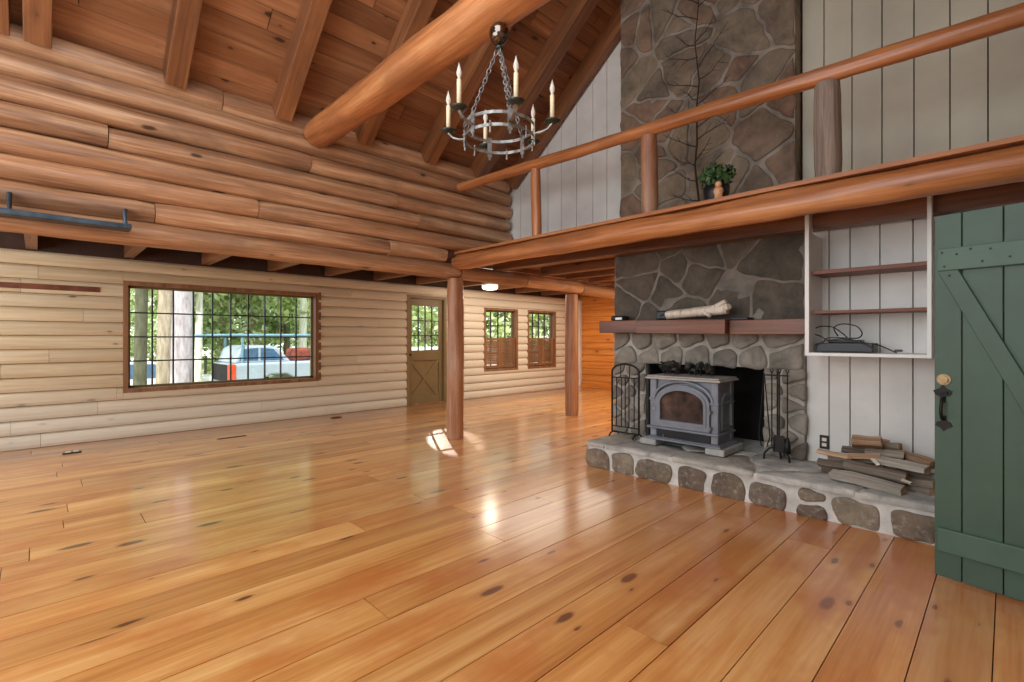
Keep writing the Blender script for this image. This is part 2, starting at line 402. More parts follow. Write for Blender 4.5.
def place_x(ob, p0, p1, parent=None):
    p0 = Vector(p0); p1 = Vector(p1); d = (p1-p0).normalized()
    ob.rotation_mode = 'QUATERNION'
    if abs(d.z) > 0.95: q = d.to_track_quat('X', 'Y')
    else: q = d.to_track_quat('X', 'Z')
    ob.rotation_quaternion = q
    if parent is not None: ob.parent = parent; ob.location = p0-parent_loc(parent)
    else: ob.location = p0
    return ob
def log(name, p0, p1, r0, r1, mat, seed=0, parent=None, rough=0.006):
    L = (Vector(p1)-Vector(p0)).length
    ob = logmesh(name, L, r0, r1, mat, seed, rough=rough).build(name, mat)
    return place_x(ob, p0, p1, parent)
def timber(name, p0, p1, w, h, mat, parent=None, bevel=0.006):   # rectangular, length on local X, h on local Z
    L = (Vector(p1)-Vector(p0)).length
    ob = MB().box((0, -w/2, -h/2), (L, w/2, h/2)).build(name, mat, bevel=bevel)
    return place_x(ob, p0, p1, parent)

# ================================================================= SETTING
# ---- floor of long pine planks
rg = random.Random(5)
mb = MB()
mb.wbox(-0.75, 8.12, -2.5, 10.6, -0.08, -0.012, 1)
W = -0.72; widths = []
marks = [0.0424, 0.274, 0.518, 0.76, 1.0]
while W < 8.05:
    w = rg.choice([0.2, 0.23, 0.25, 0.27])
    nxt = W+w
    for mk in marks:
        if abs(nxt-mk) < 0.12: nxt = mk
    nxt = min(nxt, 8.08)
    if nxt-W < 0.06: nxt = W+0.15
    y = -2.5+rg.uniform(-2, 0)
    while y < 10.5:
        y2 = y+rg.uniform(2.2, 4.6)
        a, b = max(y, -2.5), min(y2, 10.5)
        g = 0.0022
        if b > a:
            mb.wbox(W+g, nxt-g, a+g, b-g, -0.012, rg.uniform(-0.0007, 0.0007), 0, rg.random())
        y = y2
    W = nxt
M['gap'] = plain('dark_gap', srgb(58, 30, 16), 0.9)
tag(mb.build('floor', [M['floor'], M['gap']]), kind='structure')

M['dark_wall'] = plain('dark_bare_wall', srgb(60, 38, 26), .9)
# ---- left wall: whitewashed log siding with openings
WL = 8.05
OPEN = [(0.79, 3.34, 0.585, 2.045), (5.03, 5.97, -0.01, 2.13), (6.98, 8.03, 0.56, 1.97), (8.36, 9.39, 0.56, 1.97)]
def siding(mb, length_segments, place, z0, z1, H, seed, openings, proud=0.042):
    rg = random.Random(seed); z = z0
    while z < z1-0.02:
        zt = min(z+H, z1)
        def prof_between(lo, hi):
            base = [(0.0, z+0.001), (proud*0.75, z+0.006), (proud, z+(zt-z)*0.25), (proud*0.97, z+(zt-z)*0.55), (proud*0.7, z+(zt-z)*0.82), (0.0, zt-0.002)]
            def dep(q):
                for (d0, a0), (d1, a1) in zip(base, base[1:]):
                    if a0 <= q <= a1: return d0+(d1-d0)*(q-a0)/(a1-a0)
                return 0.0
            if lo <= z+0.001 and hi >= zt-0.002: return base
            return [(0.0, lo), (dep(lo), lo)]+[p for p in base if lo+.002 < p[1] < hi-.002]+[(dep(hi), hi), (0.0, hi)]
        for (a, b) in length_segments:
            y = a+rg.uniform(-2, 0)
            while y < b:
                y2 = y+rg.uniform(2.5, 4.5)
                r = rg.random()
                segs = [(max(y, a), min(y2, b), z, zt)]
                for o in openings:
                    ns = []
                    for (p, q, lo, hi) in segs:
                        if q <= o[0] or p >= o[1] or lo >= o[3] or hi <= o[2]: ns.append((p, q, lo, hi)); continue
                        if p < o[0]: ns.append((p, o[0], lo, hi))
                        if q > o[1]: ns.append((o[1], q, lo, hi))
                        m0, m1 = max(p, o[0]), min(q, o[1])
                        if lo < o[2]-.01: ns.append((m0, m1, lo, o[2]))
                        if hi > o[3]+.01: ns.append((m0, m1, o[3], hi))
                    segs = ns
                for (p, q, lo, hi) in segs:
                    if q-p < 0.01: continue
                    prof = prof_between(lo, hi); n = len(prof); g = 0.0015
                    vs = [place(p+g, d, zz) for d, zz in prof]+[place(q-g, d, zz) for d, zz in prof]
                    fs = [(i, i+1, n+i+1, n+i) for i in range(n-1)]+[tuple(range(n))[::-1], tuple(range(n, 2*n))]
                    mb.add(vs, fs, 0, r)
                y = y2
        z = zt
mb = MB()
siding(mb, [(-2.5, 10.35)], lambda y, d, z: B(WL-d, y, z), 0.0, 2.33, 0.1665, 11, OPEN)
# backing wall, cut at the openings
ys = sorted({-2.5, 10.5}|{o[0] for o in OPEN}|{o[1] for o in OPEN})
for a, b in zip(ys, ys[1:]):
    o = [o for o in OPEN if o[0] <= a and o[1] >= b]
    if o:
        if o[0][2] > 0: mb.wbox(WL, WL+0.16, a, b, -0.1, o[0][2], 1)
        mb.wbox(WL, WL+0.16, a, b, o[0][3], 2.6, 1)
    else: mb.wbox(WL, WL+0.16, a, b, -0.1, 2.6, 1)
wl = tag(mb.build('wall_left', [M['siding'], M['dark_wall']]), kind='structure')
# exposed dark slot of bare log in the siding, left of the big window
mb = MB(); mb.wbox(WL-0.052, WL-0.03, -0.9, 0.56, 1.875, 1.94)
mb.build('exposed_wood_strip', M['shelf'], wl)
mb = MB()
for i in range(9):
    z = 0.6+i*0.1665
    mb.wbox(WL-0.052, WL-0.0, 3.343, 3.375, z, z+0.13)
mb.build('log_end_strip', M['beam_dark'], wl, bevel=0.008)

# ---- far wall, orange siding
mb = MB()
siding(mb, [(-8.05, -1.2)], lambda x, d, z: Vector((x, 10.4-d, z)), 0.0, 2.4, 0.17, 3, [], 0.03)
mb.wbox(1.2, 8.2, 10.4, 10.55, -0.1, 2.7, 0)
tag(mb.build('wall_far', M['orange_wall']), kind='structure')
mb = MB(); mb.wbox(8.02, 7.93, 10.28, 10.37, 0, 2.3)
tag(mb.build('trim_1', M['white_board'], bevel=0.01), kind='structure')
mb = MB(); mb.wbox(1.2, 8.0, 10.33, 10.37, 0.0, 0.12)
tag(mb.build('baseboard_far', M['orange_wall'], bevel=0.01), kind='structure')

# ---- closing walls behind and beside the camera
tag(MB().wbox(-0.75, 8.2, -2.65, -2.5, -0.1, 6.2).build('wall_back', M['plaster']), kind='structure')
tag(MB().wbox(-0.9, -0.75, -2.6, 4.9, -0.1, 3.75).build('wall_right', M['plaster']), kind='structure')
tag(MB().wbox(1.1, 1.25, 5.65, 10.5, -0.1, 2.38).build('wall_hall', M['plaster']), kind='structure')

# ---- vertical board walls
def board_wall(W0, W1, Yf, z0, z1, mi=0, ztop=None, step=0.25, seed=1, first=None, joints=None):
    rg = random.Random(seed); mb = MB(); W = W0; first_done = first is None
    while W < W1-0.01:
        w2 = first if not first_done else W+step+rg.uniform(-0.04, 0.04)
        first_done = True
        if joints:
            nx = [j for j in joints if j > W+.02]; w2 = nx[0] if nx else W1
        if W1-w2 < 0.09 and not joints: w2 = W1
        w2 = min(w2, W1)
        g = 0.0035
        a, b = (W+g, w2-g)
        if ztop:
            za, zb = ztop(a), ztop(b)
            if min(za, zb) > z0:
                d = rg.uniform(0, 0.002)
                v = [B(a, Yf-d, z0), B(b, Yf-d, z0), B(b, Yf-d, zb), B(a, Yf-d, za), B(a, Yf+.03, z0), B(b, Yf+.03, z0), B(b, Yf+.03, zb), B(a, Yf+.03, za)]
                mb.add(v, [(0,1,2,3),(4,7,6,5),(0,4,5,1),(1,5,6,2),(2,6,7,3),(3,7,4,0)], 0, rg.random())
        else: mb.wbox(a, b, Yf-rg.uniform(0, 0.002), Yf+0.03, z0, z1, 0, rg.random())
        W = w2
    return mb
mb = board_wall(-0.75, 1.22, 4.75, 0.0, 2.36, seed=4, joints=[-.5, -.25, 0, .25, .504, .706, .903, 1.05])
mb.wbox(-0.75, 1.22, 4.785, 4.88, 0, 2.36, 1)
tag(mb.build('wall_fireplace', [M['white_board'], M['gap']], bevel=0.002), kind='structure')
RIDGE = 2.2
def soffit(W): return 3.69+0.8*(4.9-W) if W > RIDGE else 3.69+0.8*(4.9-(2*RIDGE-W))
mb = board_wall(3.1, 5.22, 4.9, 2.4, 0, ztop=lambda W: soffit(W)-0.01, seed=2, step=0.24)
v = [B(5.22, 4.94, 2.4), B(-0.75, 4.94, 2.4), B(-0.75, 4.94, soffit(-0.75)), B(RIDGE, 4.94, soffit(RIDGE)), B(5.22, 4.94, soffit(5.22))]
mb.add(v, [(0, 1, 2, 3, 4)], 1)
mb.add([p+Vector((0, 0.1, 0)) for p in v], [(0, 1, 2, 3, 4)], 1)
tag(mb.build('wall_gable', [M['white_board'], M['gap']], bevel=0.002), kind='structure')
mb = board_wall(-0.75, 1.29, 4.9, 2.4, 0, ztop=lambda W: soffit(W)-0.01, seed=8, joints=sorted([-.5, -.25]+[-on_Y(x, 0, 4.9).x for x in (824, 852, 882, 914, 950, 988)]))
tag(mb.build('wall_gable_right', M['cream_board'], bevel=0.002), kind='structure')

# ---- roof boards (two slopes) and aisle ceiling
mb = MB(); rg = random.Random(9)
sl = sqrt(1+0.64); step = 0.185/sl
for side in (0, 1):
    W = 5.25
    while W > RIDGE:
        W2 = max(W-step, RIDGE)
        y = -2.6+rg.uniform(-2, 0)
        while y < 5.05:
            y2 = y+rg.uniform(2.5, 4.5); a, b = max(y, -2.6), min(y2, 5.05)
            if b > a:
                g = 0.0035
                f = (lambda w: w) if side == 0 else (lambda w: 2*RIDGE-w)
                zA = 3.69+0.8*(4.9-(W-g)); zB = 3.69+0.8*(4.9-(W2+g))
                v = [B(f(W-g), a+g, zA), B(f(W2+g), a+g, zB), B(f(W2+g), b-g, zB), B(f(W-g), b-g, zA)]
                v += [p+Vector((0, 0, 0.03)) for p in v]
                mb.add(v, [(0,1,2,3),(4,7,6,5),(0,4,5,1),(1,5,6,2),(2,6,7,3),(3,7,4,0)], 0, rg.random())
            y = y2
        W = W2
    f = (lambda w: w) if side == 0 else (lambda w: 2*RIDGE-w)
    v = [B(f(5.3), -2.7, 3.69+0.8*(4.9-5.3)+0.032), B(f(RIDGE), -2.7, 3.69+0.8*(4.9-RIDGE)+0.032), B(f(RIDGE), 5.1, 3.69+0.8*(4.9-RIDGE)+0.032), B(f(5.3), 5.1, 3.69+0.8*(4.9-5.3)+0.032)]
    v += [p+Vector((0, 0, 0.12)) for p in v]
    mb.add(v, [(0,1,2,3),(4,7,6,5),(0,4,5,1),(1,5,6,2),(2,6,7,3),(3,7,4,0)], 1)
tag(mb.build('ceiling', [M['roof'], M['gap']]), kind='structure')
mb = MB(); rg = random.Random(19); W = 5.2
while W < 8.1:
    mb.wbox(W+0.002, W+0.178, -2.5, 10.45, 2.52, 2.56, 0, rg.random()); W += 0.18
mb.wbox(5.2, 8.25, -2.55, 10.5, 2.56, 2.66, 1)
tag(mb.build('ceiling_aisle', [M['beam_dark'], M['gap']]), kind='structure')

# ---- loft floor
tag(MB().wbox(5.17, 5.2, 4.97, 10.4, 2.3, 2.62).build('wall_aisle', M['roof']), kind='structure')
mb = MB(); rg = random.Random(29); Y = 3.79
while Y < 10.4:
    mb.wbox(-0.74, 4.93 if Y < 4.9 else 5.2, Y+0.001, Y+0.179, 2.365, 2.395, 0, rg.random()); Y += 0.18
M['loft_board'] = wood('loft_floor_boards', srgb(140, 84, 46), srgb(176, 112, 64), srgb(196, 134, 84), srgb(70, 34, 16), 'X', 0.5, True)
tag(mb.build('floor_loft', M['loft_board']), kind='structure')

# ---- upper log wall on the beam
rows = 8; zt = 3.56; zb = 2.07; H = (zt-zb)/rows
lw = empty('wall_upper', B(5.05, -2.4, zb), kind='structure')
rg = random.Random(77)
joints = {7: [1.2], 6: [-0.9], 5: [2.0], 4: [0.4, 3.0], 3: [3.3], 2: [1.5], 1: [0.7, 2.9], 0: []}
for i in range(rows):
    z = zb+H*(i+0.5); yend = 4.86 if i >= 2 else 3.72
    if i >= 2: yend += rg.uniform(-0.05, 0.02)
    cuts = [-2.4]+joints[i]+[yend]
    if i == 0: continue
    for a, b in zip(cuts, cuts[1:]):
        rr_ = H*(0.505 if i < 7 else 0.57)
        log('log', B(5.05+rg.uniform(-0.012, 0.012), a+0.003, z+rg.uniform(-.003, .003)), B(5.05, b-0.003, z+rg.uniform(-.003, .003)), rr_, rr_, M['log'], int(rg.random()*900), lw, 0.006)
mb = MB().wbox(5.1, 5.16, -2.45, 4.86, zb+H+0.02, 3.5).build('chinking', M['beam_dark'], lw)

# lowest log: the carrying beam, then its lighter continuation
bm = empty('support_beam', B(5.05, -2.4, 2.16), 'round log beam along the open side, carrying the upper log wall onto the posts', 'beam')
log('log', B(5.05, -2.4, 2.165), B(5.05, 3.93, 2.165), 0.1, 0.1, M['log'], 501, bm)
log('log', B(5.06, 3.95, 2.16), B(5.06, 5.2, 2.16), 0.092, 0.09, M['log'], 502, bm)
log('log', B(5.06, 5.21, 2.16), B(5.06, 6.55, 2.14), 0.1, 0.1, M['log'], 504, bm)
log('log', B(5.06, 6.56, 2.13), B(5.06, 10.3, 2.07), 0.1, 0.095, M['log'], 503, bm)

tb = log('tie_beam', B(4.94, 2.04, 3.37), B(-0.74, 2.04, 3.39), 0.135, 0.15, M['log_warm'], 42, rough=0.008)
tag(tb, 'thick round log tie beam crossing under the rafters, the chandelier hanging from it', 'beam')

# ---- rafters
names = {0: 'rafter at the upper left corner, nearest the camera', 1: 'wide rafter second from the left, above the log wall',
         2: 'rafter meeting the log wall just left of the tie beam', 3: 'rafter meeting the log wall just right of the tie beam',
         4: 'rafter passing behind the left candles of the chandelier', 5: 'rafter passing behind the right candle of the chandelier',
         6: 'last rafter running along the white gable wall'}
YR = [0.0, 0.83, 1.70, 2.55, 3.40, 4.2, 4.81]
for i, Yr in enumerate(YR):
    w = 0.15 if i < 6 else 0.10
    h = 0.22
    off = 0.24-h*0.5*sl
    zc = lambda W: soffit(W)-h*0.5*sl-0.005
    r = timber('rafter', B(4.96, Yr, zc(4.96)), B(RIDGE+0.06, Yr, zc(RIDGE+0.06)), w, h, M['rafter'])
    tag(r, 'stained '+names[i], 'rafter', 'rafters under the roof boards')
    if i == 0:
        r2 = timber('rafter', B(4.96, Yr-0.2, zc(4.96)), B(RIDGE+0.06, Yr-0.2, zc(RIDGE+0.06)), 0.12, h, M['rafter'])
        tag(r2, 'stained rafter at the far upper left edge of the view, beside a second one', 'rafter', 'rafters under the roof boards')
tag(timber('ridge_beam', B(RIDGE, -2.45, soffit(RIDGE)-0.2), B(RIDGE, 4.65, soffit(RIDGE)-0.2), 0.08, 0.24, M['rafter']), 'ridge beam at the top of the roof above the chimney', 'beam')

# ---- aisle joists (above left wall top)
YJ = [-0.05, 0.85, 1.72, 2.6, 3.5, 4.4, 5.3, 6.2, 7.1, 8.0, 8.9]
wh = ['over the far left end of the plank wall', 'just left of the big window top', 'over the left half of the big window', 'over the right half of the big window',
      'just right of the big window', 'left of the olive door', 'over the olive door', 'right of the olive door, behind the first log post', 'over the nearer shuttered window',
      'between the two shuttered windows', 'over the farther shuttered window']
for y, s in zip(YJ, wh):
    tag(timber('aisle_joist', B(8.04, y, 2.43), B(5.205, y, 2.43), 0.10, 0.17, M['rafter']), 'brown ceiling joist '+s, 'joist', 'joists over the side aisle')

# ---- loft beams and joists (run along W)
fb = log('loft_edge_beam', B(4.97, 3.86, 2.275), B(-0.74, 3.86, 2.255), 0.092, 0.105, M['log_warm'], 61, rough=0.009)
tag(fb, 'long round log forming the front edge of the loft above the fireplace', 'beam')
b2 = timber('loft_beam', B(4.94, 4.55, 2.295), B(-0.74, 4.55, 2.225), 0.16, 0.13, M['beam_dark'])
tag(b2, 'dark squared beam under the loft, crossing in front of the chimney top', 'beam')
for y, s in ((5.5, 'nearest behind the dark squared beam'), (6.1, 'second behind the dark squared beam'), (6.7, 'third behind the dark squared beam'), (7.4, 'fourth behind the dark squared beam'), (8.2, 'farthest under the loft')):
    tag(timber('loft_joist', B(4.94, y, 2.30), B(1.245, y, 2.30), 0.14, 0.12, M['beam_dark']), 'red-brown loft joist, '+s, 'joist', 'joists under the loft floor')

# ---- posts
tag(log('log_post', B(5.02, 3.88, 0.0), B(5.02, 3.88, 2.07), 0.112, 0.1, M['post'], 81), 'peeled log post standing on the pine floor, in front of the olive door', 'post')
tag(log('log_post', B(5.13, 6.42, 0.0), B(5.13, 6.42, 2.03), 0.115, 0.11, M['post'], 82), 'farther peeled log post, standing where the plank wall meets the orange wall', 'post')

# ================================================================= RAILING
rl = empty('loft_railing', B(2.2, 3.88, 2.395), 'log railing with a long round handrail along the loft edge', 'railing')
log('handrail', B(4.93, 3.88, 3.235), B(-0.74, 3.86, 3.05), 0.055, 0.062, M['log_warm'], 91, rl)
def railz(W): return 3.235+(4.93-W)*(3.05-3.235)/5.67
log('baluster_post', B(3.6, 3.9, 2.396), B(3.6, 3.88, railz(3.6)-0.052), 0.058, 0.055, M['log_warm'], 92, rl, 0.003)
p = log('baluster_post', B(2.23, 3.9, 2.396), B(2.23, 3.88, railz(2.23)-0.052), 0.075, 0.072, M['post'], 93, rl, 0.004)
p = log('baluster_post', B(0.87, 3.9, 2.396), B(0.87, 3.88, railz(.87)-0.052), 0.082, 0.078, M['grey_post'], 94, rl, 0.004)
p['label'] = 'weathered grey post'

# ================================================================= WINDOWS & DOORS
def window(name, Y0, Y1, z0, z1, cols, rowsn, fw=0.07, zsplit=None, wx=WL):
    root = tag(MB().wbox(wx-0.045, wx+0.15, Y0, Y0+fw, z0, z1).wbox(wx-0.045, wx+0.15, Y1-fw, Y1, z0, z1)
               .wbox(wx-0.045, wx+0.15, Y0+fw, Y1-fw, z0, z0+fw).wbox(wx-0.045, wx+0.15, Y0+fw, Y1-fw, z1-fw, z1).build(name, M['window_wood'], bevel=0.004), kind='structure')
    a, b, c, d = Y0+fw, Y1-fw, z0+fw, z1-fw
    MB().wbox(wx+0.07, wx+0.11, a, a+0.03, c, d).wbox(wx+0.07, wx+0.11, b-0.03, b, c, d).wbox(wx+0.07, wx+0.11, a, b, c, c+0.03).wbox(wx+0.07, wx+0.11, a, b, d-0.03, d).build('sash', M['olive_dark'], root)
    MB().wbox(wx+0.088, wx+0.092, a+0.02, b-0.02, c+0.02, d-0.02).build('pane', M['glass'], root)
    mb = MB(); a += 0.03; b -= 0.03; c += 0.03; d -= 0.03
    for i in range(1, cols):
        y = a+(b-a)*i/cols; mb.wbox(wx+0.072, wx+0.105, y-0.009, y+0.009, c, d)
    for i in range(1, rowsn):
        z = c+(d-c)*i/rowsn; mb.wbox(wx+0.074, wx+0.103, a, b, z-0.009, z+0.009)
    mb.build('muntin_bars', M['muntin'], root)
    return root
window('window_1', 0.79, 3.34, 0.585, 2.045, 10, 4, 0.055)
def shutter(root, Y0, Y1, z0, z1):
    m = MB()
    mid = (Y0+Y1)/2
    for a, b in ((Y0, mid-0.003), (mid+0.003, Y1)):
        o = MB().wbox(WL+0.0, WL+0.03, a, a+0.045, z0, z1).wbox(WL, WL+0.03, b-0.045, b, z0, z1).wbox(WL, WL+0.03, a+0.045, b-0.045, z0, z0+0.06).wbox(WL, WL+0.03, a+0.045, b-0.045, z1-0.05, z1)
        z = z0+0.075
        while z < z1-0.07:
            v = [B(WL+0.002, a+0.045, z), B(WL+0.002, b-0.045, z), B(WL+0.026, b-0.045, z+0.028), B(WL+0.026, a+0.045, z+0.028)]
            v2 = [p+Vector((0, 0, 0.005)) for p in v]
            o.add(v+v2, [(0,1,2,3),(4,7,6,5),(0,4,5,1),(2,6,7,3)])
            z += 0.036
        o.build('shutter', M['window_wood'], root)
for nm, a, b in (('window_2', 6.98, 8.03), ('window_3', 8.36, 9.39)):
    r = window(nm, a, b, 0.56, 1.97, 4, 4, 0.05)
    shutter(r, a+0.06, b-0.06, 0.63, 1.3)
# olive dutch door
dr = tag(MB().wbox(WL-0.04, WL+0.15, 5.03, 5.09, 0, 2.13).wbox(WL-0.04, WL+0.15, 5.91, 5.97, 0, 2.13).wbox(WL-0.04, WL+0.15, 5.09, 5.91, 2.07, 2.13).build('door_1', M['olive'], bevel=0.004), kind='structure')
a, b = 5.09, 5.91
m = MB().wbox(WL+0.02, WL+0.06, a, a+0.09, 0.0, 2.07).wbox(WL+0.02, WL+0.06, b-0.09, b, 0.0, 2.07).wbox(WL+0.021, WL+0.06, a+.09, b-.09, 1.93, 2.07).wbox(WL+0.021, WL+0.06, a+.09, b-.09, 0.86, 1.06).wbox(WL+0.021, WL+0.06, a+.09, b-.09, 0.0, 0.14).wbox(WL+0.042, WL+0.058, a+.09, b-.09, 0.14, .86)
m.build('door_leaf', M['olive'], dr, bevel=0.003)
m = MB()
for (ya, za, yb, zb_, e_) in ((a+.1, .15, b-.1, .85, 0), (a+.1, .85, b-.1, .15, .003)):
    dd = Vector((yb-ya, zb_-za)).normalized(); nn = Vector((-dd.y, dd.x))*0.035
    poly = [(ya+nn.x, za+nn.y), (yb+nn.x, zb_+nn.y), (yb-nn.x, zb_-nn.y), (ya-nn.x, za-nn.y)]
    m.prism(poly, lambda y, z: B(WL+0.025+e_, y, z), lambda y, z: B(WL+0.042, y, z))
m.build('cross_brace', M['olive'], dr)
MB().wbox(WL+0.045, WL+0.049, a+.09, b-.09, 1.06, 1.93).build('pane', M['glass'], dr)
m = MB()
for i in range(1, 4): y = a+.09+(b-a-.18)*i/4; m.wbox(WL+.03, WL+.06, y-.008, y+.008, 1.06, 1.93)
for i in range(1, 3): z = 1.06+.87*i/3; m.wbox(WL+.032, WL+.058, a+.09, b-.09, z-.008, z+.008)
m.build('muntin_bars', M['muntin'], dr)
MB().lathe(B(WL+0.0, a+0.045, 0.98), [(0.001, -.02), (.02, -.015), (.025, 0), (.02, .015), (.001, .02)]).build('door_knob', M['black'], dr)
MB().wbox(WL-0.03, WL+0.12, 4.97, 5.97, -0.0, 0.02).build('threshold', M['window_wood'], dr)

# ================================================================= STONE FIREPLACE
def clip(poly, nx, ny, c):      # keep nx*x+ny*y <= c
    out = []; n = len(poly)
    for i in range(n):
        p, q = poly[i], poly[(i+1) % n]
        dp = nx*p[0]+ny*p[1]-c; dq = nx*q[0]+ny*q[1]-c
        if dp <= 0: out.append(p)
        if (dp < 0 < dq) or (dq < 0 < dp):
            t = dp/(dp-dq); out.append((p[0]+(q[0]-p[0])*t, p[1]+(q[1]-p[1])*t))
    return out
def cells(u0, u1, v0, v1, size, gap, seed, aspect=1.4, jitter=0.85, edge=0.0):
    rg = random.Random(seed); pts = []
    du = size*aspect; dv = size
    nu = max(1, round((u1-u0)/du)); nv = max(1, round((v1-v0)/dv))
    for j in range(nv):
        for i in range(nu):
            off = 0.5 if j % 2 else 0.0
            u = u0+(i+0.5+off*0.6)*(u1-u0)/nu; v = v0+(j+0.5)*(v1-v0)/nv
            if rg.random() < 0.12 and jitter > 0.5: continue
            pts.append((u+rg.uniform(-.5, .5)*jitter*du, v+rg.uniform(-.5, .5)*jitter*dv))
    res = []
    for i, p in enumerate(pts):
        poly = [(u0+edge, v0+edge), (u1-edge, v0+edge), (u1-edge, v1-edge), (u0+edge, v1-edge)]
        g = gap*rg.uniform(0.6, 1.3)
        for k, q in enumerate(pts):
            if k == i: continue
            dx, dy = q[0]-p[0], q[1]-p[1]; L = sqrt(dx*dx+dy*dy)
            if L > size*6 or L < 1e-4: continue
            nx, ny = dx/L, dy/L
            poly = clip(poly, nx, ny, nx*(p[0]+q[0])/2+ny*(p[1]+q[1])/2-g/2)
            if len(poly) < 3: break
        if len(poly) >= 3: res.append((poly, rg.random()))
    return res
def refine(poly, step, amp, seed, rounding=2):
    pts = [Vector((p[0], p[1])) for p in poly]
    for _ in range(rounding):
        out = []
        n = len(pts)
        for i in range(n):
            a, b = pts[i], pts[(i+1) % n]
            L = (b-a).length
            t = min(0.25, 0.022/max(L, 1e-4))
            out += [a.lerp(b, t), a.lerp(b, 1-t)]
        pts = out
    out = []
    n = len(pts)
    for i in range(n):
        a, b = pts[i], pts[(i+1) % n]
        k = max(1, int((b-a).length/step))
        for j in range(k):
            q = a.lerp(b, j/k)
            s = noise.noise(Vector((q.x*9, q.y*9, seed)))*amp
            s2 = noise.noise(Vector((q.x*9+40, q.y*9, seed)))*amp
            out.append(Vector((q.x+s, q.y+s2)))
    return out
def stones(mb, cs, place, h, seed, mi=0, step=0.035, amp=0.012, bev=0.86, rough=0.4):
    for poly, r in cs:
        pts = refine(poly, step, amp, seed)
        if len(pts) < 4: continue
        c = sum(pts, Vector((0, 0)))/len(pts)
        ext = max((p-c).length for p in pts)
        if ext < 0.02: continue
        hh = h*(0.6+0.7*((r*7.3) % 1))
        n = len(pts); vs = []
        tilt = (((r*13.7) % 1)-.5)*0.06; tilt2 = (((r*29.1) % 1)-.5)*0.06
        lv = [(1.0, 0.0), (0.985, 0.55), (min(bev+0.07, 0.95), 0.9), (bev*0.8, 1.0), (0.4, 1.05)]
        for s, hz in lv:
            for p in pts:
                q = c+(p-c)*s
                nz = noise.noise(Vector((q.x*8, q.y*8, seed+r*10)))*rough*h if hz > 0.5 else 0
                vs.append(place(q.x, q.y, hh*hz+nz+((q.x-c.x)*tilt+(q.y-c.y)*tilt2 if hz > 0.5 else 0)))
        vs.append(place(c.x, c.y, hh*1.05))
        fs = []
        for k in range(len(lv)-1):
            for i in range(n): fs.append((k*n+i, k*n+(i+1) % n, (k+1)*n+(i+1) % n, (k+1)*n+i))
        k = len(lv)-1
        for i in range(n): fs.append((k*n+i, k*n+(i+1) % n, len(vs)-1))
        mb.add(vs, fs, mi, r, True)

FP = empty('stone_fireplace', B(2.1, 4.3, 0.0), 'large fieldstone fireplace with raised hearth, plank mantel and tall chimney', 'fireplace')
CW0, CW1, CY = 1.22, 3.13, 4.70
frontY = lambda y: (lambda u, v, h: B(u, y-h, v))
# upper chimney above the loft
mb = MB(); mb.wbox(1.305, 3.08, 4.745, 4.93, 2.4, 5.15, 1)
stones(mb, cells(1.305, 3.08, 2.4, 5.15, 0.22, 0.03, 12, 1.8, 1.1), frontY(4.75), 0.022, 3, 0, 0.03, 0.028)
mb.build('upper_chimney', [M['stone_up'], M['mortar']], FP)
# middle breast, above the mantel
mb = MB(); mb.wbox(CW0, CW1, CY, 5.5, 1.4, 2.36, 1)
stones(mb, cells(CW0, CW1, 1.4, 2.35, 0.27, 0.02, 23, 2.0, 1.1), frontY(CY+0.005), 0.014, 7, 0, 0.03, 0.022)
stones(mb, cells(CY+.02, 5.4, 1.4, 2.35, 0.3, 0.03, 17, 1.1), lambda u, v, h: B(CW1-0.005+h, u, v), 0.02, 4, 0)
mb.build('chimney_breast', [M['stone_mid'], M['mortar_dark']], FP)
# surround below the mantel with firebox opening
OW0, OW1, OZ = 1.54, 2.74, 1.03
mb = MB(); mb.wbox(CW0, OW0, CY, 5.5, 0.0, 1.4, 1).wbox(OW1, CW1, CY, 5.5, 0.0, 1.4, 1).wbox(OW0, OW1, CY, 5.5, OZ, 1.4, 1)
stones(mb, cells(CW0-0.02, OW0, 0.25, OZ, 0.13, 0.036, 31, 1.5, 0.3), frontY(CY+0.005), 0.04, 8, 0, 0.025, 0.02)
stones(mb, cells(OW1, CW1+0.01, 0.25, OZ, 0.13, 0.036, 32, 1.5, 0.3), frontY(CY+0.005), 0.04, 9, 0, 0.025, 0.02)
stones(mb, cells(CW0, CW1, OZ-.01, 1.36, 0.16, 0.034, 33, 1.7, 0.35), frontY(CY+0.005), 0.04, 10, 0, 0.025, 0.022)
stones(mb, cells(CY+.0, 5.4, 0.0, 1.4, 0.17, 0.03, 17, 1.6, 0.5), lambda u, v, h: B(CW1-0.005+h, u, v), 0.03, 4, 0)
mb.build('surround', [M['stone_low'], M['mortar_mid']], FP)
m = MB().wbox(OW0, OW1, 5.35, 5.5, 0.2, OZ+.1)
m.build('firebox', M['firebox'], FP)
m = MB().wbox(OW0, OW0+0.02, CY+.06, 5.36, .22, OZ).wbox(OW1-.02, OW1, CY+.06, 5.36, .22, OZ).wbox(OW0, OW1, CY+.06, 5.36, OZ-.015, OZ)
m.build('firebox_lining', M['firebox'], FP)
# mantel of three boards
timber('mantel_board', B(2.66, 4.53, 1.415), B(1.76, 4.53, 1.40), 0.32, 0.135, M['mantel'], FP)
timber('mantel_board', B(3.14, 4.55, 1.42), B(2.665, 4.55, 1.42), 0.28, 0.13, M['mantel'], FP)
timber('mantel_board', B(1.755, 4.57, 1.395), B(1.15, 4.57, 1.395), 0.24, 0.13, M['mantel'], FP)
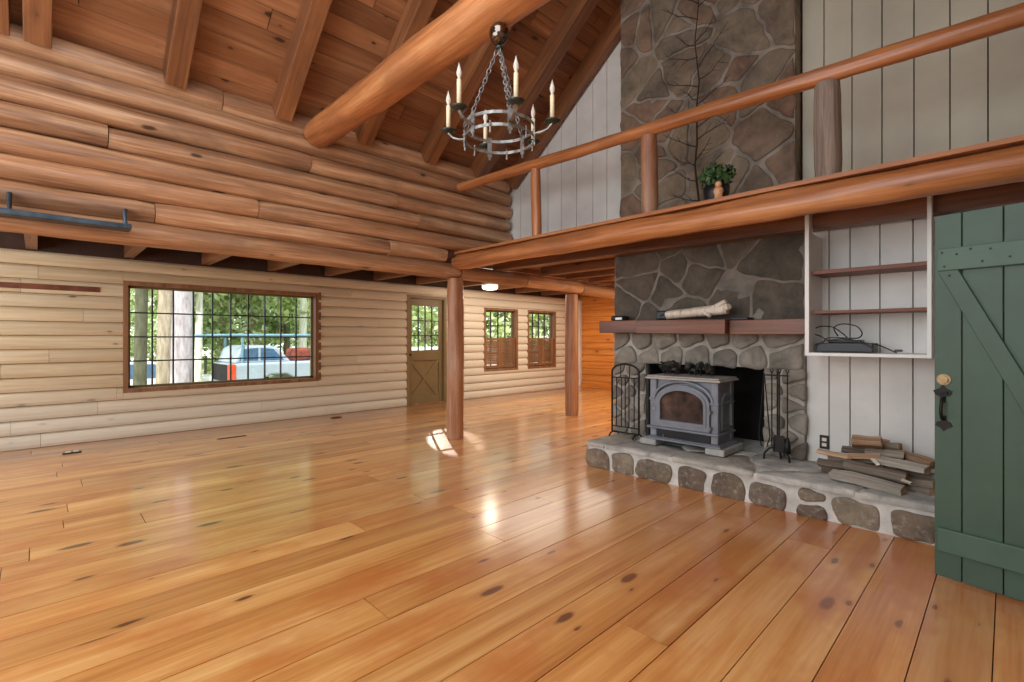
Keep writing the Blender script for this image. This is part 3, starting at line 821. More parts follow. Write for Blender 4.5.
# hearth
HZ = 0.25
mb = MB(); mb.wbox(-0.71, 3.0, 4.02, 5.35, 0.0, HZ-0.045, 2)
rg = random.Random(88); W = 3.0; row = []
while W > -0.45:
    w_ = rg.uniform(.2, .38); W2 = W-w_
    zl, zh = -.008+rg.uniform(0, .012), HZ-.045-rg.uniform(0, .02)
    j_ = lambda a: rg.uniform(-a, a)
    if rg.random() < .1:   # a pair of small stones on top of each other
        zm = (zl+zh)/2+j_(.015)
        row.append(([(W2, zl), (W, zl), (W+j_(.02), zm-.012), (W2+j_(.02), zm-.01)], rg.random())); row.append(([(W2+.02, zm+.014), (W-.02, zm+.014), (W-.03+j_(.02), zh), (W2+.03+j_(.02), zh)], rg.random()))
    else: row.append(([(W2+j_(.02), zl), (W-.1*w_, zl-.004), (W+j_(.015), zl+.05), (W+j_(.025), zh-.02), (W-.3*w_, zh+j_(.006)), (W2+.15*w_, zh-.005+j_(.01)), (W2+j_(.02), zh-.04)], rg.random()))
    W = W2-rg.uniform(.02, .05)
stones(mb, row, frontY(4.025), 0.026, 20, 0, 0.025, 0.022)
stones(mb, cells(4.02, 4.68, 0.015, HZ-0.055, 0.2, 0.06, 43, 1.3, 0.2), lambda u, v, h: B(2.995+h, u, v), 0.03, 21, 0, 0.03, 0.016)
def top(u, v, h): return B(u, v, HZ-0.05+h)
cs = cells(-0.71, 3.02, 3.985, 4.72, 0.3, 0.02, 45, 1.7, 0.9)
for poly, r in cs:
    pts = refine(poly, 0.03, 0.016, 5.5)
    n = len(pts); c = sum(pts, Vector((0, 0)))/n
    h = 0.046+0.01*((r*5.7) % 1)
    vs = []
    for s, hz in ((0.985, 0.012), (1.0, h*.5), (0.995, h*0.85), (0.97, h), (0.5, h)):
        for p in pts:
            q = c+(p-c)*s; nz = noise.noise(Vector((q.x*7, q.y*7, 3)))*0.007 if hz > .03 else 0
            vs.append(top(q.x, q.y, hz+nz))
    vs.append(top(c.x, c.y, h)); fs = []
    for k in range(4):
        for i in range(n): fs.append((k*n+i, k*n+(i+1) % n, (k+1)*n+(i+1) % n, (k+1)*n+i))
    for i in range(n): fs.append((4*n+i, 4*n+(i+1) % n, 5*n))
    mb.add(vs, fs, 1, r, True)
mb.wbox(-0.71, 3.0, 4.008, 5.3, HZ-0.045, HZ-0.008, 2)
mb.build('hearth', [M['stone_hearth'], M['slab'], M['mortar_light']], FP)

# ================================================================= WOOD STOVE
SW0, SW1 = 1.80, 2.44; SY0, SY1 = 4.30, 4.64; SC = (SW0+SW1)/2; ZB = HZ+0.012
ST = empty('wood_stove', B(SC, 4.47, ZB), 'blue-grey enamelled cast iron wood stove with arched glass door on the hearth', 'stove')
for w0, w1 in ((1.72, 1.89), (2.37, 2.54)):
    MB().wbox(w0, w1, 4.25, 4.72, ZB, ZB+0.06).build('foot', M['stove_foot'], ST, bevel=0.012)
def tier(mb, e0, z0, e1, z1):
    v = []
    for e, z in ((e0, z0), (e1, z1)):
        v += [B(SW0-e, SY0-e, z), B(SW1+e, SY0-e, z), B(SW1+e, SY1+e*.3, z), B(SW0-e, SY1+e*.3, z)]
    mb.add(v, [(0,1,2,3),(4,7,6,5),(0,4,5,1),(1,5,6,2),(2,6,7,3),(3,7,4,0)])
m = MB(); tier(m, 0.05, ZB+.062, 0.05, ZB+.076); tier(m, 0.042, ZB+.076, 0.02, ZB+.09)
m.build('base_skirt', M['stove'], ST, bevel=0.003)
MB().wbox(SW0, SW1, SY0+0.02, SY1, ZB+.09, 0.905).build('firebox_body', M['stove'], ST)
MB().wbox(SW0+.06, SW1-.06, SY0-.012, SY0+.02, ZB+.095, 0.425).build('ash_panel', M['stove_dark'], ST)
MB().wbox(SW1-.14, SW1-.13, SY0-.03, SY0-.004, .355, .385).build('ash_knob', M['iron'], ST, bevel=0.004)
for w0, w1, ya, yb in ((SW0-.012, SW0+.055, SY0-.01, SY0+.05), (SW1-.055, SW1+.012, SY0-.01, SY0+.05), (SW0-.012, SW0+.02, SY1-.06, SY1+.01)):
    MB().wbox(w0, w1, ya, yb, ZB+.09, .905).build('corner_column', M['stove'], ST, bevel=0.008)
m = MB().wbox(SW0-.03, SW1+.03, SY0-.05, SY1+.01, .43, .452)
m.build('ledge', M['stove'], ST, bevel=0.008)
MB().wbox(SW0-.02, SW0+.07, SY0-.02, SY1+.01, .70, .722).build('trim_band', M['stove'], ST, bevel=0.006)
MB().wbox(SW1-.07, SW1+.02, SY0-.02, SY0+.05, .70, .722).build('trim_band', M['stove'], ST, bevel=0.006)
m = MB().wbox(SW0-.045, SW1+.045, SY0-.05, SY1+.04, .905, .925).wbox(SW0-.03, SW1+.03, SY0-.035, SY1+.03, .925, .94)
m.build('top_plate', M['stove_top'], ST, bevel=0.006)
def arch(hw, zbot, zs, zt, n=14):   # outline of a flat-bottomed arch centred on SC
    pts = [(SC-hw, zbot), (SC+hw, zbot)]
    for i in range(n+1):
        t = pi*i/n; pts.append((SC+hw*cos(t), zs+(zt-zs)*sin(t)))
    return pts
def ringprism(mb, outer, inner, ya, yb):
    n = len(outer)
    for y in (ya, yb):
        mb.add([B(u, y, v) for u, v in outer]+[B(u, y, v) for u, v in inner], [(i, (i+1) % n, n+(i+1) % n, n+i) for i in range(n)])
    for ring in (outer, inner):
        mb.add([B(u, ya, v) for u, v in ring]+[B(u, yb, v) for u, v in ring], [(i, (i+1) % n, n+(i+1) % n, n+i) for i in range(n)])
o = arch(.262, .455, .70, .86); i_ = arch(.212, .52, .69, .81)
m = MB(); ringprism(m, o, i_, SY0-.032, SY0+.02); ringprism(m, arch(.235, .495, .695, .835), i_, SY0-.042, SY0-.03)
m.build('stove_door', M['stove'], ST, bevel=0.003)
m = MB(); m.prism(arch(.22, .515, .69, .815), lambda u, v: B(u, SY0-.012, v), lambda u, v: B(u, SY0-.006, v))
m.build('door_glass', M['stove_glass'], ST)
m = MB(); n_ = arch(.285, .70, .71, .893)[2:]; 
m.tube([B(u, SY0-.012, v) for u, v in n_], 0.014, 8); m.build('arch_moulding', M['stove'], ST)
for z, nm in ((.64, 'door_handle'), (.49, 'door_handle'),):
    m = MB().tube([B(SC-.275, SY0-.02, z), B(SC-.275, SY0-.055, z)], .012, 10).tube([B(SC-.275, SY0-.055, z-.02), B(SC-.275, SY0-.055, z+.025)], .009, 8)
    m.build(nm, M['iron'], ST)
MB().tube([B(SC+.27, SY0-.02, .62), B(SC+.27, SY0-.04, .62)], .012, 10).build('hinge', M['iron'], ST)
# arched side panel
sy = (SY0+SY1)/2+.02
def sarch(hw, zb, zs, zt, n=12):
    pts = [(sy-hw, zb), (sy+hw, zb)]
    for i in range(n+1):
        t = pi*i/n; pts.append((sy+hw*cos(t), zs+(zt-zs)*sin(t)))
    return pts
m = MB(); o = sarch(.12, .47, .70, .80); q = sarch(.095, .495, .69, .775); n = len(o)
for x in (SW0-.016, SW0): m.add([B(x, u, v) for u, v in o]+[B(x, u, v) for u, v in q], [(i, (i+1) % n, n+(i+1) % n, n+i) for i in range(n)])
for ring in (o, q): m.add([B(SW0-.016, u, v) for u, v in ring]+[B(SW0, u, v) for u, v in ring], [(i, (i+1) % n, n+(i+1) % n, n+i) for i in range(n)])
m.build('side_panel', M['stove'], ST)

# dark leafy clumps on the stove
def leaf_quads(mb, c, R, n, s, seed, squash=1.0, mi=0, inner=0.5):
    rg = random.Random(seed); c = Vector(c)
    for _ in range(n):
        d = Vector((rg.gauss(0, 1), rg.gauss(0, 1), rg.gauss(0, 1)))
        if d.length < 1e-3: continue
        d.normalize(); p = c+Vector((d.x*R, d.y*R, d.z*R*squash))*rg.uniform(inner, 1.0)
        u = Vector((rg.gauss(0, 1), rg.gauss(0, 1), rg.gauss(0, 1))).normalized(); w = d.cross(u)
        if w.length < .1: continue
        w.normalize(); u = w.cross(d)*.7+d*.5; u.normalize()
        L = s*rg.uniform(.6, 1.3); h = L*.32
        mb.add([p-u*L*.5, p+w*h, p+u*L*.5, p-w*h], [(0, 1, 2, 3)], mi, rg.random())
for w, R, lb in ((2.34, .07, 'smaller dark dried leafy clump on the left of the stove top'), (2.04, .1, 'larger dark dried leafy clump on the middle of the stove top')):
    e = empty('leaf_clump', B(w, 4.5, .94), lb, 'ornament')
    m = MB()
    for k in range(5): leaf_quads(m, B(w+(k-2)*R*.5, 4.5+((k % 2)-.5)*.03, 1.0+.02*(k % 3)), .045, 60, .042, k+int(w*10))
    m.build('leaves', M['dark_leaf'], e)
    for k in range(5): MB().tube([B(w+(k-2)*R*.5, 4.5, .941), B(w+(k-2)*R*.65, 4.49, 1.0)], .004, 5).build('stem', M['twig'], e)

# fireplace screen (arched iron panel on feet)
c = B(2.86, 4.42, HZ+.012)
FS = empty('fireplace_screen', c, 'black wrought iron arched screen standing at the left end of the hearth', 'screen')
SWa, SWb, sY = 2.985, 2.66, 4.43; ZT2 = .88
zb0 = HZ+.05; zt0 = 1.0
def lerpW(t): return SWa+(SWb-SWa)*t
m = MB(); pts = [B(SWa, sY, zb0-.0)]
for i in range(15):
    t = pi*(1-i/14); pts.append(B((SWa+SWb)/2+(SWb-SWa)/2*cos(t), sY, zt0-.06+.085*sin(t)))
pts.append(B(SWb, sY, zb0)); m.tube(pts+[B(SWa, sY, zb0)], .0105, 8)
m.build('outer_frame', M['black'], FS)
for z_ in (ZT2, zb0+.06): MB().tube([B(SWa, sY, z_), B(SWb, sY, z_)], .0065, 6).build('cross_bar', M['black'], FS)
for t in (.17, .36, .5, .64, .83):
    m = MB().tube([B(lerpW(t), sY, zb0+.06), B(lerpW(t), sY, ZT2)], .0055, 6); m.build('upright_bar', M['black'], FS)
for t in (.33, .66):
    MB().tube([B(lerpW(t), sY, ZT2), B(lerpW(t), sY, zt0+.012)], .005, 6).build('upright_bar', M['black'], FS)
for t in (.17, .5, .83):
    m = MB().tube([B(lerpW(t)+.0, sY, .78), B(lerpW(t)-.015, sY-.005, .825), B(lerpW(t)-.035, sY-.005, .855), B(lerpW(t)-.05, sY-.005, .85)], .004, 6)
    m.build('scroll', M['black'], FS)
for w in (SWa-.02, SWb+.02):
    MB().tube([B(w, sY-.09, HZ+.012), B(w, sY-.05, HZ+.045), B(w, sY, zb0), B(w, sY+.05, HZ+.045), B(w, sY+.09, HZ+.012)], .0075, 7).build('foot', M['black'], FS)

# fireplace tools
tc = B(1.37, 4.5, HZ+.012)
T = empty('fireplace_tool_set', tc, 'black iron fireplace tool stand with poker, tongs, shovel and brush at right of the opening', 'tool set')
x0, y0 = tc.x, tc.y
MB().tube([tc+Vector((0, 0, .10)), tc+Vector((0, 0, .76))], .008, 8).build('pole', M['black'], T)
m = MB()
for s in (-1, 1):
    m.tube([tc+Vector((s*.10, -.03, .0)), tc+Vector((s*.095, -.03, .05)), tc+Vector((s*.06, -.015, .095)), tc+Vector((0, 0, .115))], .009, 8)
m.tube([tc+Vector((0, .09, 0)), tc+Vector((0, .06, .07)), tc+Vector((0, 0, .115))], .009, 8)
m.build('stand_base', M['black'], T)
m = MB().tube([tc+Vector((-.09, -.01, .72)), tc+Vector((.09, -.01, .72))], .006, 8)
for q in (-.09, -.03, .03, .09): m.tube([tc+Vector((q, -.01, .72)), tc+Vector((q, -.045, .715)), tc+Vector((q, -.05, .735))], .004, 6)
m.build('hook_bar', M['black'], T)
def tool(name, dx, head):
    m = MB().tube([tc+Vector((dx, -.05, .74)), tc+Vector((dx, -.05, .20))], .0055, 7)
    m.tube([tc+Vector((dx, -.05, .74)), tc+Vector((dx+.012, -.05, .765)), tc+Vector((dx, -.05, .785)), tc+Vector((dx-.012, -.05, .765)), tc+Vector((dx, -.05, .74))], .005, 7)
    head(m, dx); m.build(name, M['black'], T)
tool('poker', -.03, lambda m, dx: m.tube([tc+Vector((dx, -.05, .2)), tc+Vector((dx, -.05, .12)), tc+Vector((dx+.03, -.05, .14))], .006, 7))
def shov(m, dx):
    a = tc+Vector((dx, -.05, .0)); m.box(a+Vector((-.04, -.006, .08)), a+Vector((.04, .0, .22))); m.box(a+Vector((-.044, -.02, .08)), a+Vector((-.04, 0, .2))); m.box(a+Vector((.04, -.02, .08)), a+Vector((.044, 0, .2)))
tool('shovel', .03, shov)
def brush(m, dx): m.lathe(tc+Vector((dx, -.05, .08)), [(.001, 0), (.03, 0), (.026, .06), (.016, .12), (.006, .13)], 12)
tool('brush', .09, brush)
m = MB()
for s in (-1, 1): m.tube([tc+Vector((-.09, -.05, .74)), tc+Vector((-.09+s*.012, -.05, .6)), tc+Vector((-.09+s*.045, -.05, .2)), tc+Vector((-.09+s*.02, -.05, .11))], .005, 7)
m.build('tongs', M['black'], T)

# ================================================================= things on the mantel
MZ = 1.485
bl = empty('birch_log', B(2.05, 4.5, MZ), 'white birch log with cut branch stubs lying on the mantel', 'log')
ob = logmesh('bark_log', .58, .044, .05, None, 5).build('bark_log', M['birch']); place_x(ob, B(2.37, 4.47, MZ+.045), B(1.80, 4.5, MZ+.078), bl)
log('branch_stub', B(2.0, 4.47, MZ+.06), B(1.92, 4.42, MZ+.02), .022, .018, M['birch'], 6, bl, .002)
log('branch_stub', B(1.95, 4.49, MZ+.07), B(1.79, 4.46, MZ+.15), .03, .02, M['birch'], 7, bl, .002)
log('branch_stub', B(1.86, 4.50, MZ+.07), B(1.76, 4.46, MZ+.1), .035, .03, M['birch'], 8, bl, .002)
k = empty('black_case', B(2.95, 4.5, MZ), 'small black case with a white tag on the left end of the mantel', 'case')
MB().wbox(2.87, 3.03, 4.46, 4.6, MZ, MZ+.055).build('case_body', M['plastic'], k, bevel=.02, seg=3)
MB().wbox(2.88, 2.96, 4.452, 4.462, MZ+.01, MZ+.035).build('tag', M['white_paint'], k)
tag(MB().wbox(2.5, 2.36, 4.48, 4.62, MZ, MZ+.09).wbox(2.44, 2.36, 4.46, 4.6, MZ, MZ+.05).build('black_box', M['plastic'], loc=B(2.43, 4.55, MZ), bevel=.012), 'small black box on the mantel beside the thick end of the birch log', 'box')
tag(MB().wbox(1.6, 1.74, 4.46, 4.62, 1.463, 1.485).build('slate_tile', M['stove_dark'], loc=B(1.67, 4.55, 1.463), bevel=.004), 'flat dark slate piece on the mantel right of the birch log', 'tile')

# ================================================================= BOOKCASE
BK = empty('wall_bookcase', B(.75, 4.6, 1.16), 'white framed wall bookcase with two brown shelves above the firewood', 'bookcase')
for w0, w1 in ((1.13, 1.1), (.388, .364)):
    m = MB().wbox(w0, w1, 4.36, 4.462, 1.16, 2.36).wbox(w0, w1, 4.462, 4.745, 1.16, 2.14)
    m.build('side_panel', M['white_paint'], BK, bevel=.002)
MB().wbox(.388, 1.1, 4.36, 4.745, 1.16, 1.185).build('bottom_shelf', M['white_paint'], BK, bevel=.002)
for z, h in ((1.805, .03), (1.492, .022)):
    MB().wbox(.393, 1.094, 4.42, 4.745, z, z+h).build('shelf', M['shelf'], BK, bevel=.002)
# set-top box with cords
sb = empty('cable_box', B(.92, 4.5, 1.186), 'black electronic box with looping black cords on the bookcase bottom shelf', 'electronics')
MB().wbox(.70, 1.07, 4.44, 4.64, 1.192, 1.262).build('box_body', M['plastic'], sb, bevel=.006)
MB().wbox(.78, 1.0, 4.48, 4.6, 1.264, 1.285).build('adapter', M['plastic'], sb, bevel=.006)
def smooth(pts, n=6):
    P = [Vector(p) for p in pts]; out = []
    for i in range(len(P)-1):
        a = P[max(i-1, 0)]; b = P[i]; c_ = P[i+1]; d = P[min(i+2, len(P)-1)]
        for k in range(n):
            t = k/n
            out.append(0.5*((2*b)+(c_-a)*t+(2*a-5*b+4*c_-d)*t*t+(3*b-a-3*c_+d)*t**3))
    out.append(P[-1]); return out
def cord(ps, r=.0045): return MB().tube(smooth(ps, 8), r, 8).build('cord', M['plastic'], sb)
q = lambda px, py, Y=4.5: on_Y(px, py, Y)
cord([q(832, 343), q(820, 336), q(812, 333, 4.55), q(818, 327, 4.55), q(832, 327), q(842, 333), q(850, 339), q(866, 343), q(878, 345), q(888, 349, 4.42), q(897, 353, 4.40)])
cord([q(838, 336), q(834, 328, 4.55), q(842, 324, 4.6), q(856, 326, 4.6), q(862, 333, 4.55), q(858, 338), q(846, 338), q(828, 338), q(822, 344, 4.46)])
cord([q(815, 345, 4.42), q(826, 341, 4.43), q(842, 339, 4.43), q(860, 342, 4.43), q(876, 350, 4.42)])
pl = q(899, 351.5, 4.44)
MB().box(pl+Vector((-.025, -.012, -.002)), pl+Vector((.02, .012, .014))).build('plug', M['plastic'], sb, bevel=.004)
# small hanging white cord hook under bookcase
# ---- outlets
def outlet(loc, lbl, mat, facing='Y', s=1.0, name='wall_outlet'):
    e = empty(name, loc, lbl, 'outlet')
    if facing == 'Y':
        MB().box(loc+Vector((-.035, -.008, -.058)), loc+Vector((.035, 0, .058))).build('cover_plate', mat, e, bevel=.004)
        for z in (-.022, .022): MB().box(loc+Vector((-.017, -.012, z-.014)), loc+Vector((.017, -.008, z+.014))).build('socket', M['socket'], e, bevel=.003)
    else:
        MB().box(loc+Vector((-.045, -.08, 0)), loc+Vector((.045, .08, .012))).build('cover_plate', mat, e, bevel=.004)
        for y in (-.035, .035): MB().box(loc+Vector((-.024, y-.022, .012)), loc+Vector((.024, y+.022, .018))).build('socket', M['socket'] if mat is M['outlet'] else M['stove_dark'], e, bevel=.004)
outlet(on_Y(824.5, 442, 4.746), 'dark outlet plate with two ivory sockets on the white boards beside the fireplace', M['outlet'])
def on_floor(px, py):
    d = CAMZ*FPX/(py-HORZ); r = (px-512)/FPX*d
    return B(-r*CA+d*SA, r*SA+d*CA, 0)
outlet(on_floor(72, 453)+Vector((0, 0, .001)), 'dark floor outlet box with two ivory sockets, below the left part of the plank wall', M['outlet'], 'Z', name='floor_outlet')
outlet(on_floor(336, 418)+Vector((0, 0, .001)), 'brown floor outlet box at the foot of the plank wall, right of the big window', M['shelf'], 'Z', name='floor_outlet')
p = on_floor(232, 437.5)+Vector((0, 0, .001))
e = empty('floor_vent', p, 'narrow dark slotted floor vent below the big window', 'vent')
MB().box(p+Vector((-.03, -.17, 0)), p+Vector((.03, .17, .004))).build('vent_frame', M['shelf'], e)
MB().box(p+Vector((-.015, -.15, .004)), p+Vector((.015, .15, .006))).build('slot', M['black'], e)

# ================================================================= FIREWOOD
def split_log(p0, p1, r, mat, seed, kind=0):
    p0 = Vector(p0); p1 = Vector(p1); L = (p1-p0).length; rg = random.Random(seed)
    mb = MB()
    n = 10 if kind == 0 else 5
    angs = sorted([2*pi*(j+rg.uniform(-.3, .3))/n for j in range(n)])
    rr = [r*(rg.uniform(.88, 1.1) if kind == 0 else rg.uniform(.75, 1.2)) for _ in angs]
    m = max(6, int(L/.04)); rings = []
    for i in range(m+1):
        x = L*i/m; ring = []
        for a, q in zip(angs, rr):
            s = 1+noise.noise(Vector((x*7, a*2, seed)))*(.26 if kind else .18)
            sq = .72 if kind else 1.0
            ring.append((x+rg.uniform(-.006, .006) if i in (0, m) else x, cos(a)*q*s, sin(a)*q*s*sq))
        rings.append(ring)
    n = len(angs)
    mb.add([p for g in rings for p in g], [(i*n+j, (i+1)*n+j, (i+1)*n+(j+1) % n, i*n+(j+1) % n) for i in range(m) for j in range(n)], 0, .5, kind == 0)
    mb.add(rings[0], [tuple(range(n))], 1); mb.add(rings[-1], [tuple(range(n))[::-1]], 1)
    ob = mb.build('firewood_log', [mat, M['fw_brown']]); place_x(ob, p0, p1); return ob
fw = [  # px0,py0,Y0, px1,py1,Y1, radius, mat, kind, label
 (831,474,4.20, 904,492,4.12, .05,'fw_pale',1,'thick pale grey split log lying lowest at the front of the firewood pile'),
 (833,482,4.36, 886,492,4.30, .026,'fw_grey',0,'thin dark stick under the pale front log'),
 (822,466,4.42, 866,476,4.42, .035,'fw_grey',0,'dark round log end at the lower left of the firewood pile'),
 (860,480,4.5, 934,494,4.25, .030,'fw_grey',0,'dark stick at the lowest right of the firewood pile'),
 (818,462,4.30, 870,470,4.30, .036,'fw_grey',1,'weathered log with its end showing at the left of the pile'),
 (845,464,4.28, 906,478,4.24, .036,'fw_grey',0,'brown grey log lying directly above the pale front log'),
 (880,478,4.40, 936,486,4.28, .032,'fw_grey',0,'dark branch at the right of the pile beside the green door'),
 (885,470,4.50, 938,480,4.35, .035,'fw_grey',0,'mid height grey branch at the right of the pile'),
 (828,457,4.42, 884,462,4.42, .030,'fw_grey',1,'dark stick across the middle of the pile'),
 (877,460,4.34, 928,471,4.26, .042,'fw_pale',1,'pale grey split log slanting down at the right middle of the pile'),
 (817,451,4.38, 852,458,4.34, .028,'fw_brown',1,'pale brown stick poking out left just below the outlet'),
 (848,456,4.32, 880,457,4.34, .034,'fw_brown',1,'short brown chunk in the centre of the pile'),
 (893,451,4.60, 934,465,4.5, .052,'fw_brown',1,'wide pale brown slab leaning at the back right of the pile'),
 (866,452,4.5, 904,456,4.5, .034,'fw_grey',0,'dark log below the topmost brown block'),
 (842,449,4.5, 868,452,4.5, .026,'fw_grey',0,'dark stick at the upper left of the pile'),
 (876,446,4.6, 900,447,4.56, .030,'fw_grey',0,'dark round stick at upper right beside the brown block'),
 (852,441.5,4.42, 882,443,4.44, .062,'fw_brown',1,'squared red-brown block topmost on the firewood pile'),
 (880,441,4.6, 890,443,4.6, .026,'fw_brown',1,'small pale wedge at top behind the brown block'),
]
for i, (a, b, Y0, c_, d, Y1, r, mt, kd, lb) in enumerate(fw):
    o = split_log(on_Y(a, b, Y0), on_Y(c_, d, Y1), r*1.15, M[mt], 100+i, kd)
    tag(o, lb, 'firewood', 'firewood stacked on the hearth')
for (a, b, Y, c_, d, Y1, lb) in ((872, 459, 4.27, 879, 466, 4.24, 'small curl of white birch bark at the centre of the pile'), (902, 480, 4.2, 912, 484, 4.18, 'small white bark chip at the lower right of the pile')):
    o = split_log(on_Y(a, b, Y), on_Y(c_, d, Y1), .016, M['birch'], 300+int(a), 1); o.name = 'bark_chip'; tag(o, lb, 'bark')

# ================================================================= GREEN DOOR
dd = Vector((-(-.982), -.187, 0)).normalized()   # direction from latch edge to hinge edge in blender axes
DP = B(.28, 3.52, 0.012)
gd = empty('plank_door', DP, 'green painted plank door with Z bracing, standing open at the right', 'door')
ang = atan2(dd.y, dd.x)
gd.rotation_euler = (0, 0, ang)
def dchild(mb, name, mat, bevel=.002):
    o = mb.build(name, mat, bevel=bevel); o.parent = gd; o.location = (0, 0, 0); return o
DW, DH, DT = .93, 1.952, .03
edges = [0, .115, .272, .43, .59, .76, DW]
m = MB()
for a, b in zip(edges, edges[1:]): m.box((a+.002, -DT/2, 0), (b-.002, DT/2, DH))
dchild(m, 'door_boards', M['green'], .003)
m = MB().box((.018, -DT/2-.024, 1.648), (DW-.02, -DT/2, 1.768)); dchild(m, 'top_batten', M['green_trim'], .004)
m = MB().box((.018, -DT/2-.024, .14), (DW-.02, -DT/2, .265)); dchild(m, 'bottom_batten', M['green_trim'], .004)
m = MB(); m.prism([(.02, 1.648), (.105, 1.648), (.725, .265), (.64, .265)], lambda u, v: Vector((u, -DT/2-.022, v)), lambda u, v: Vector((u, -DT/2, v)))
dchild(m, 'diagonal_brace', M['green'], .003)
m = MB()
for (u, v) in ((.04, 1.745), (.05, 1.67), (.10, 1.73), (.155, 1.75), (.2, 1.68), (.23, 1.74), (.3, 1.69), (.07, 1.62)):
    m.tube([(u, -DT/2-.0255, v), (u, -DT/2-.02, v)], .006, 8)
dchild(m, 'nail_head', M['black'], 0)
m = MB(); hx, hz = .042, 1.064
for rr, y0_, y1_ in ((.03, -.006, 0), (.02, -.018, -.006)): m.tube([(hx, -DT/2+y0_, hz), (hx, -DT/2+y1_, hz)], rr, 20)
dchild(m, 'deadbolt', M['brass'], 0)
m = MB()
def spade(cx, cz, s, up):
    pts = [(0, 1.0), (.28, .62), (.8, .35), (.62, -.1), (.25, -.25), (.2, -.9), (-.2, -.9), (-.25, -.25), (-.62, -.1), (-.8, .35), (-.28, .62)]
    m.prism([(cx+p[0]*s, cz+p[1]*s*up) for p in pts], lambda u, v: Vector((u, -DT/2-.007, v)), lambda u, v: Vector((u, -DT/2, v)))
spade(hx-.004, .985, .05, 1); spade(hx, .83, .045, -1)
m.tube(smooth([(hx, -DT/2-.005, .965), (hx, -DT/2-.035, .95), (hx, -DT/2-.05, .90), (hx, -DT/2-.035, .86), (hx, -DT/2-.005, .85)], 5), .008, 8)
m.box((hx-.02, -DT/2-.03, .99), (hx+.02, -DT/2-.005, .996))
o = dchild(m, 'latch_handle', M['black'], 0); o['label'] = 'black iron thumb latch handle'
m = MB()
for z in (.2, DH-.19): m.box((DW-.01, -DT/2-.03, z-.015), (DW+.03, -DT/2, z+.015))
dchild(m, 'hinge', M['black'], 0)
hp = DP+dd*(DW+.06)
tag(MB().box((hp.x-.03, hp.y-.04, 0), (hp.x+.07, hp.y+.06, 2.15)).build('trim_2', M['window_wood']), kind='structure')

# ================================================================= CHANDELIER
ccx = B(2.2, 2.04, 0)
CH = empty('chandelier', ccx+Vector((0, 0, 3.23)), 'round pewter iron candle chandelier with six electric candles hanging on chains', 'chandelier')
c0 = ccx
MB().lathe(c0+Vector((0, 0, 3.155)), [(.001, -.045), (.03, -.036), (.052, -.012), (.062, .018), (.06, .024), (.063, .03), (.058, .05), (.042, .075), (.02, .09), (.02, .11)], 28).build('canopy', M['ball'], CH)
MB().lathe(c0+Vector((0, 0, 3.08)), [(.001, 0), (.022, .004), (.026, .016), (.018, .022), (.01, .028), (.008, .03)], 16).build('hook_cap', M['cup'], CH)
RH = .215
for z in (2.60, 2.527):
    pts = [c0+Vector((RH*cos(2*pi*i/48), RH*sin(2*pi*i/48), z)) for i in range(48)]
    m = MB(); n = 48
    vs = []
    for (dr_, dz) in ((0, -.009), (.005, -.009), (.005, .009), (0, .009)):
        for i in range(n): vs.append(c0+Vector(((RH+dr_)*cos(2*pi*i/n), (RH+dr_)*sin(2*pi*i/n), z+dz)))
    fs = [(k*n+i, k*n+(i+1) % n, ((k+1) % 4)*n+(i+1) % n, ((k+1) % 4)*n+i) for k in range(4) for i in range(n)]
    m.add(vs, fs, 0, .5, False); m.build('hoop', M['iron'], CH)
th0 = radians(48)
def cam_dir(t):   # angle given in the camera's right/forward axes -> world
    r_, f_ = cos(t), sin(t)
    return Vector((r_*CA-f_*SA, r_*SA+f_*CA, 0))
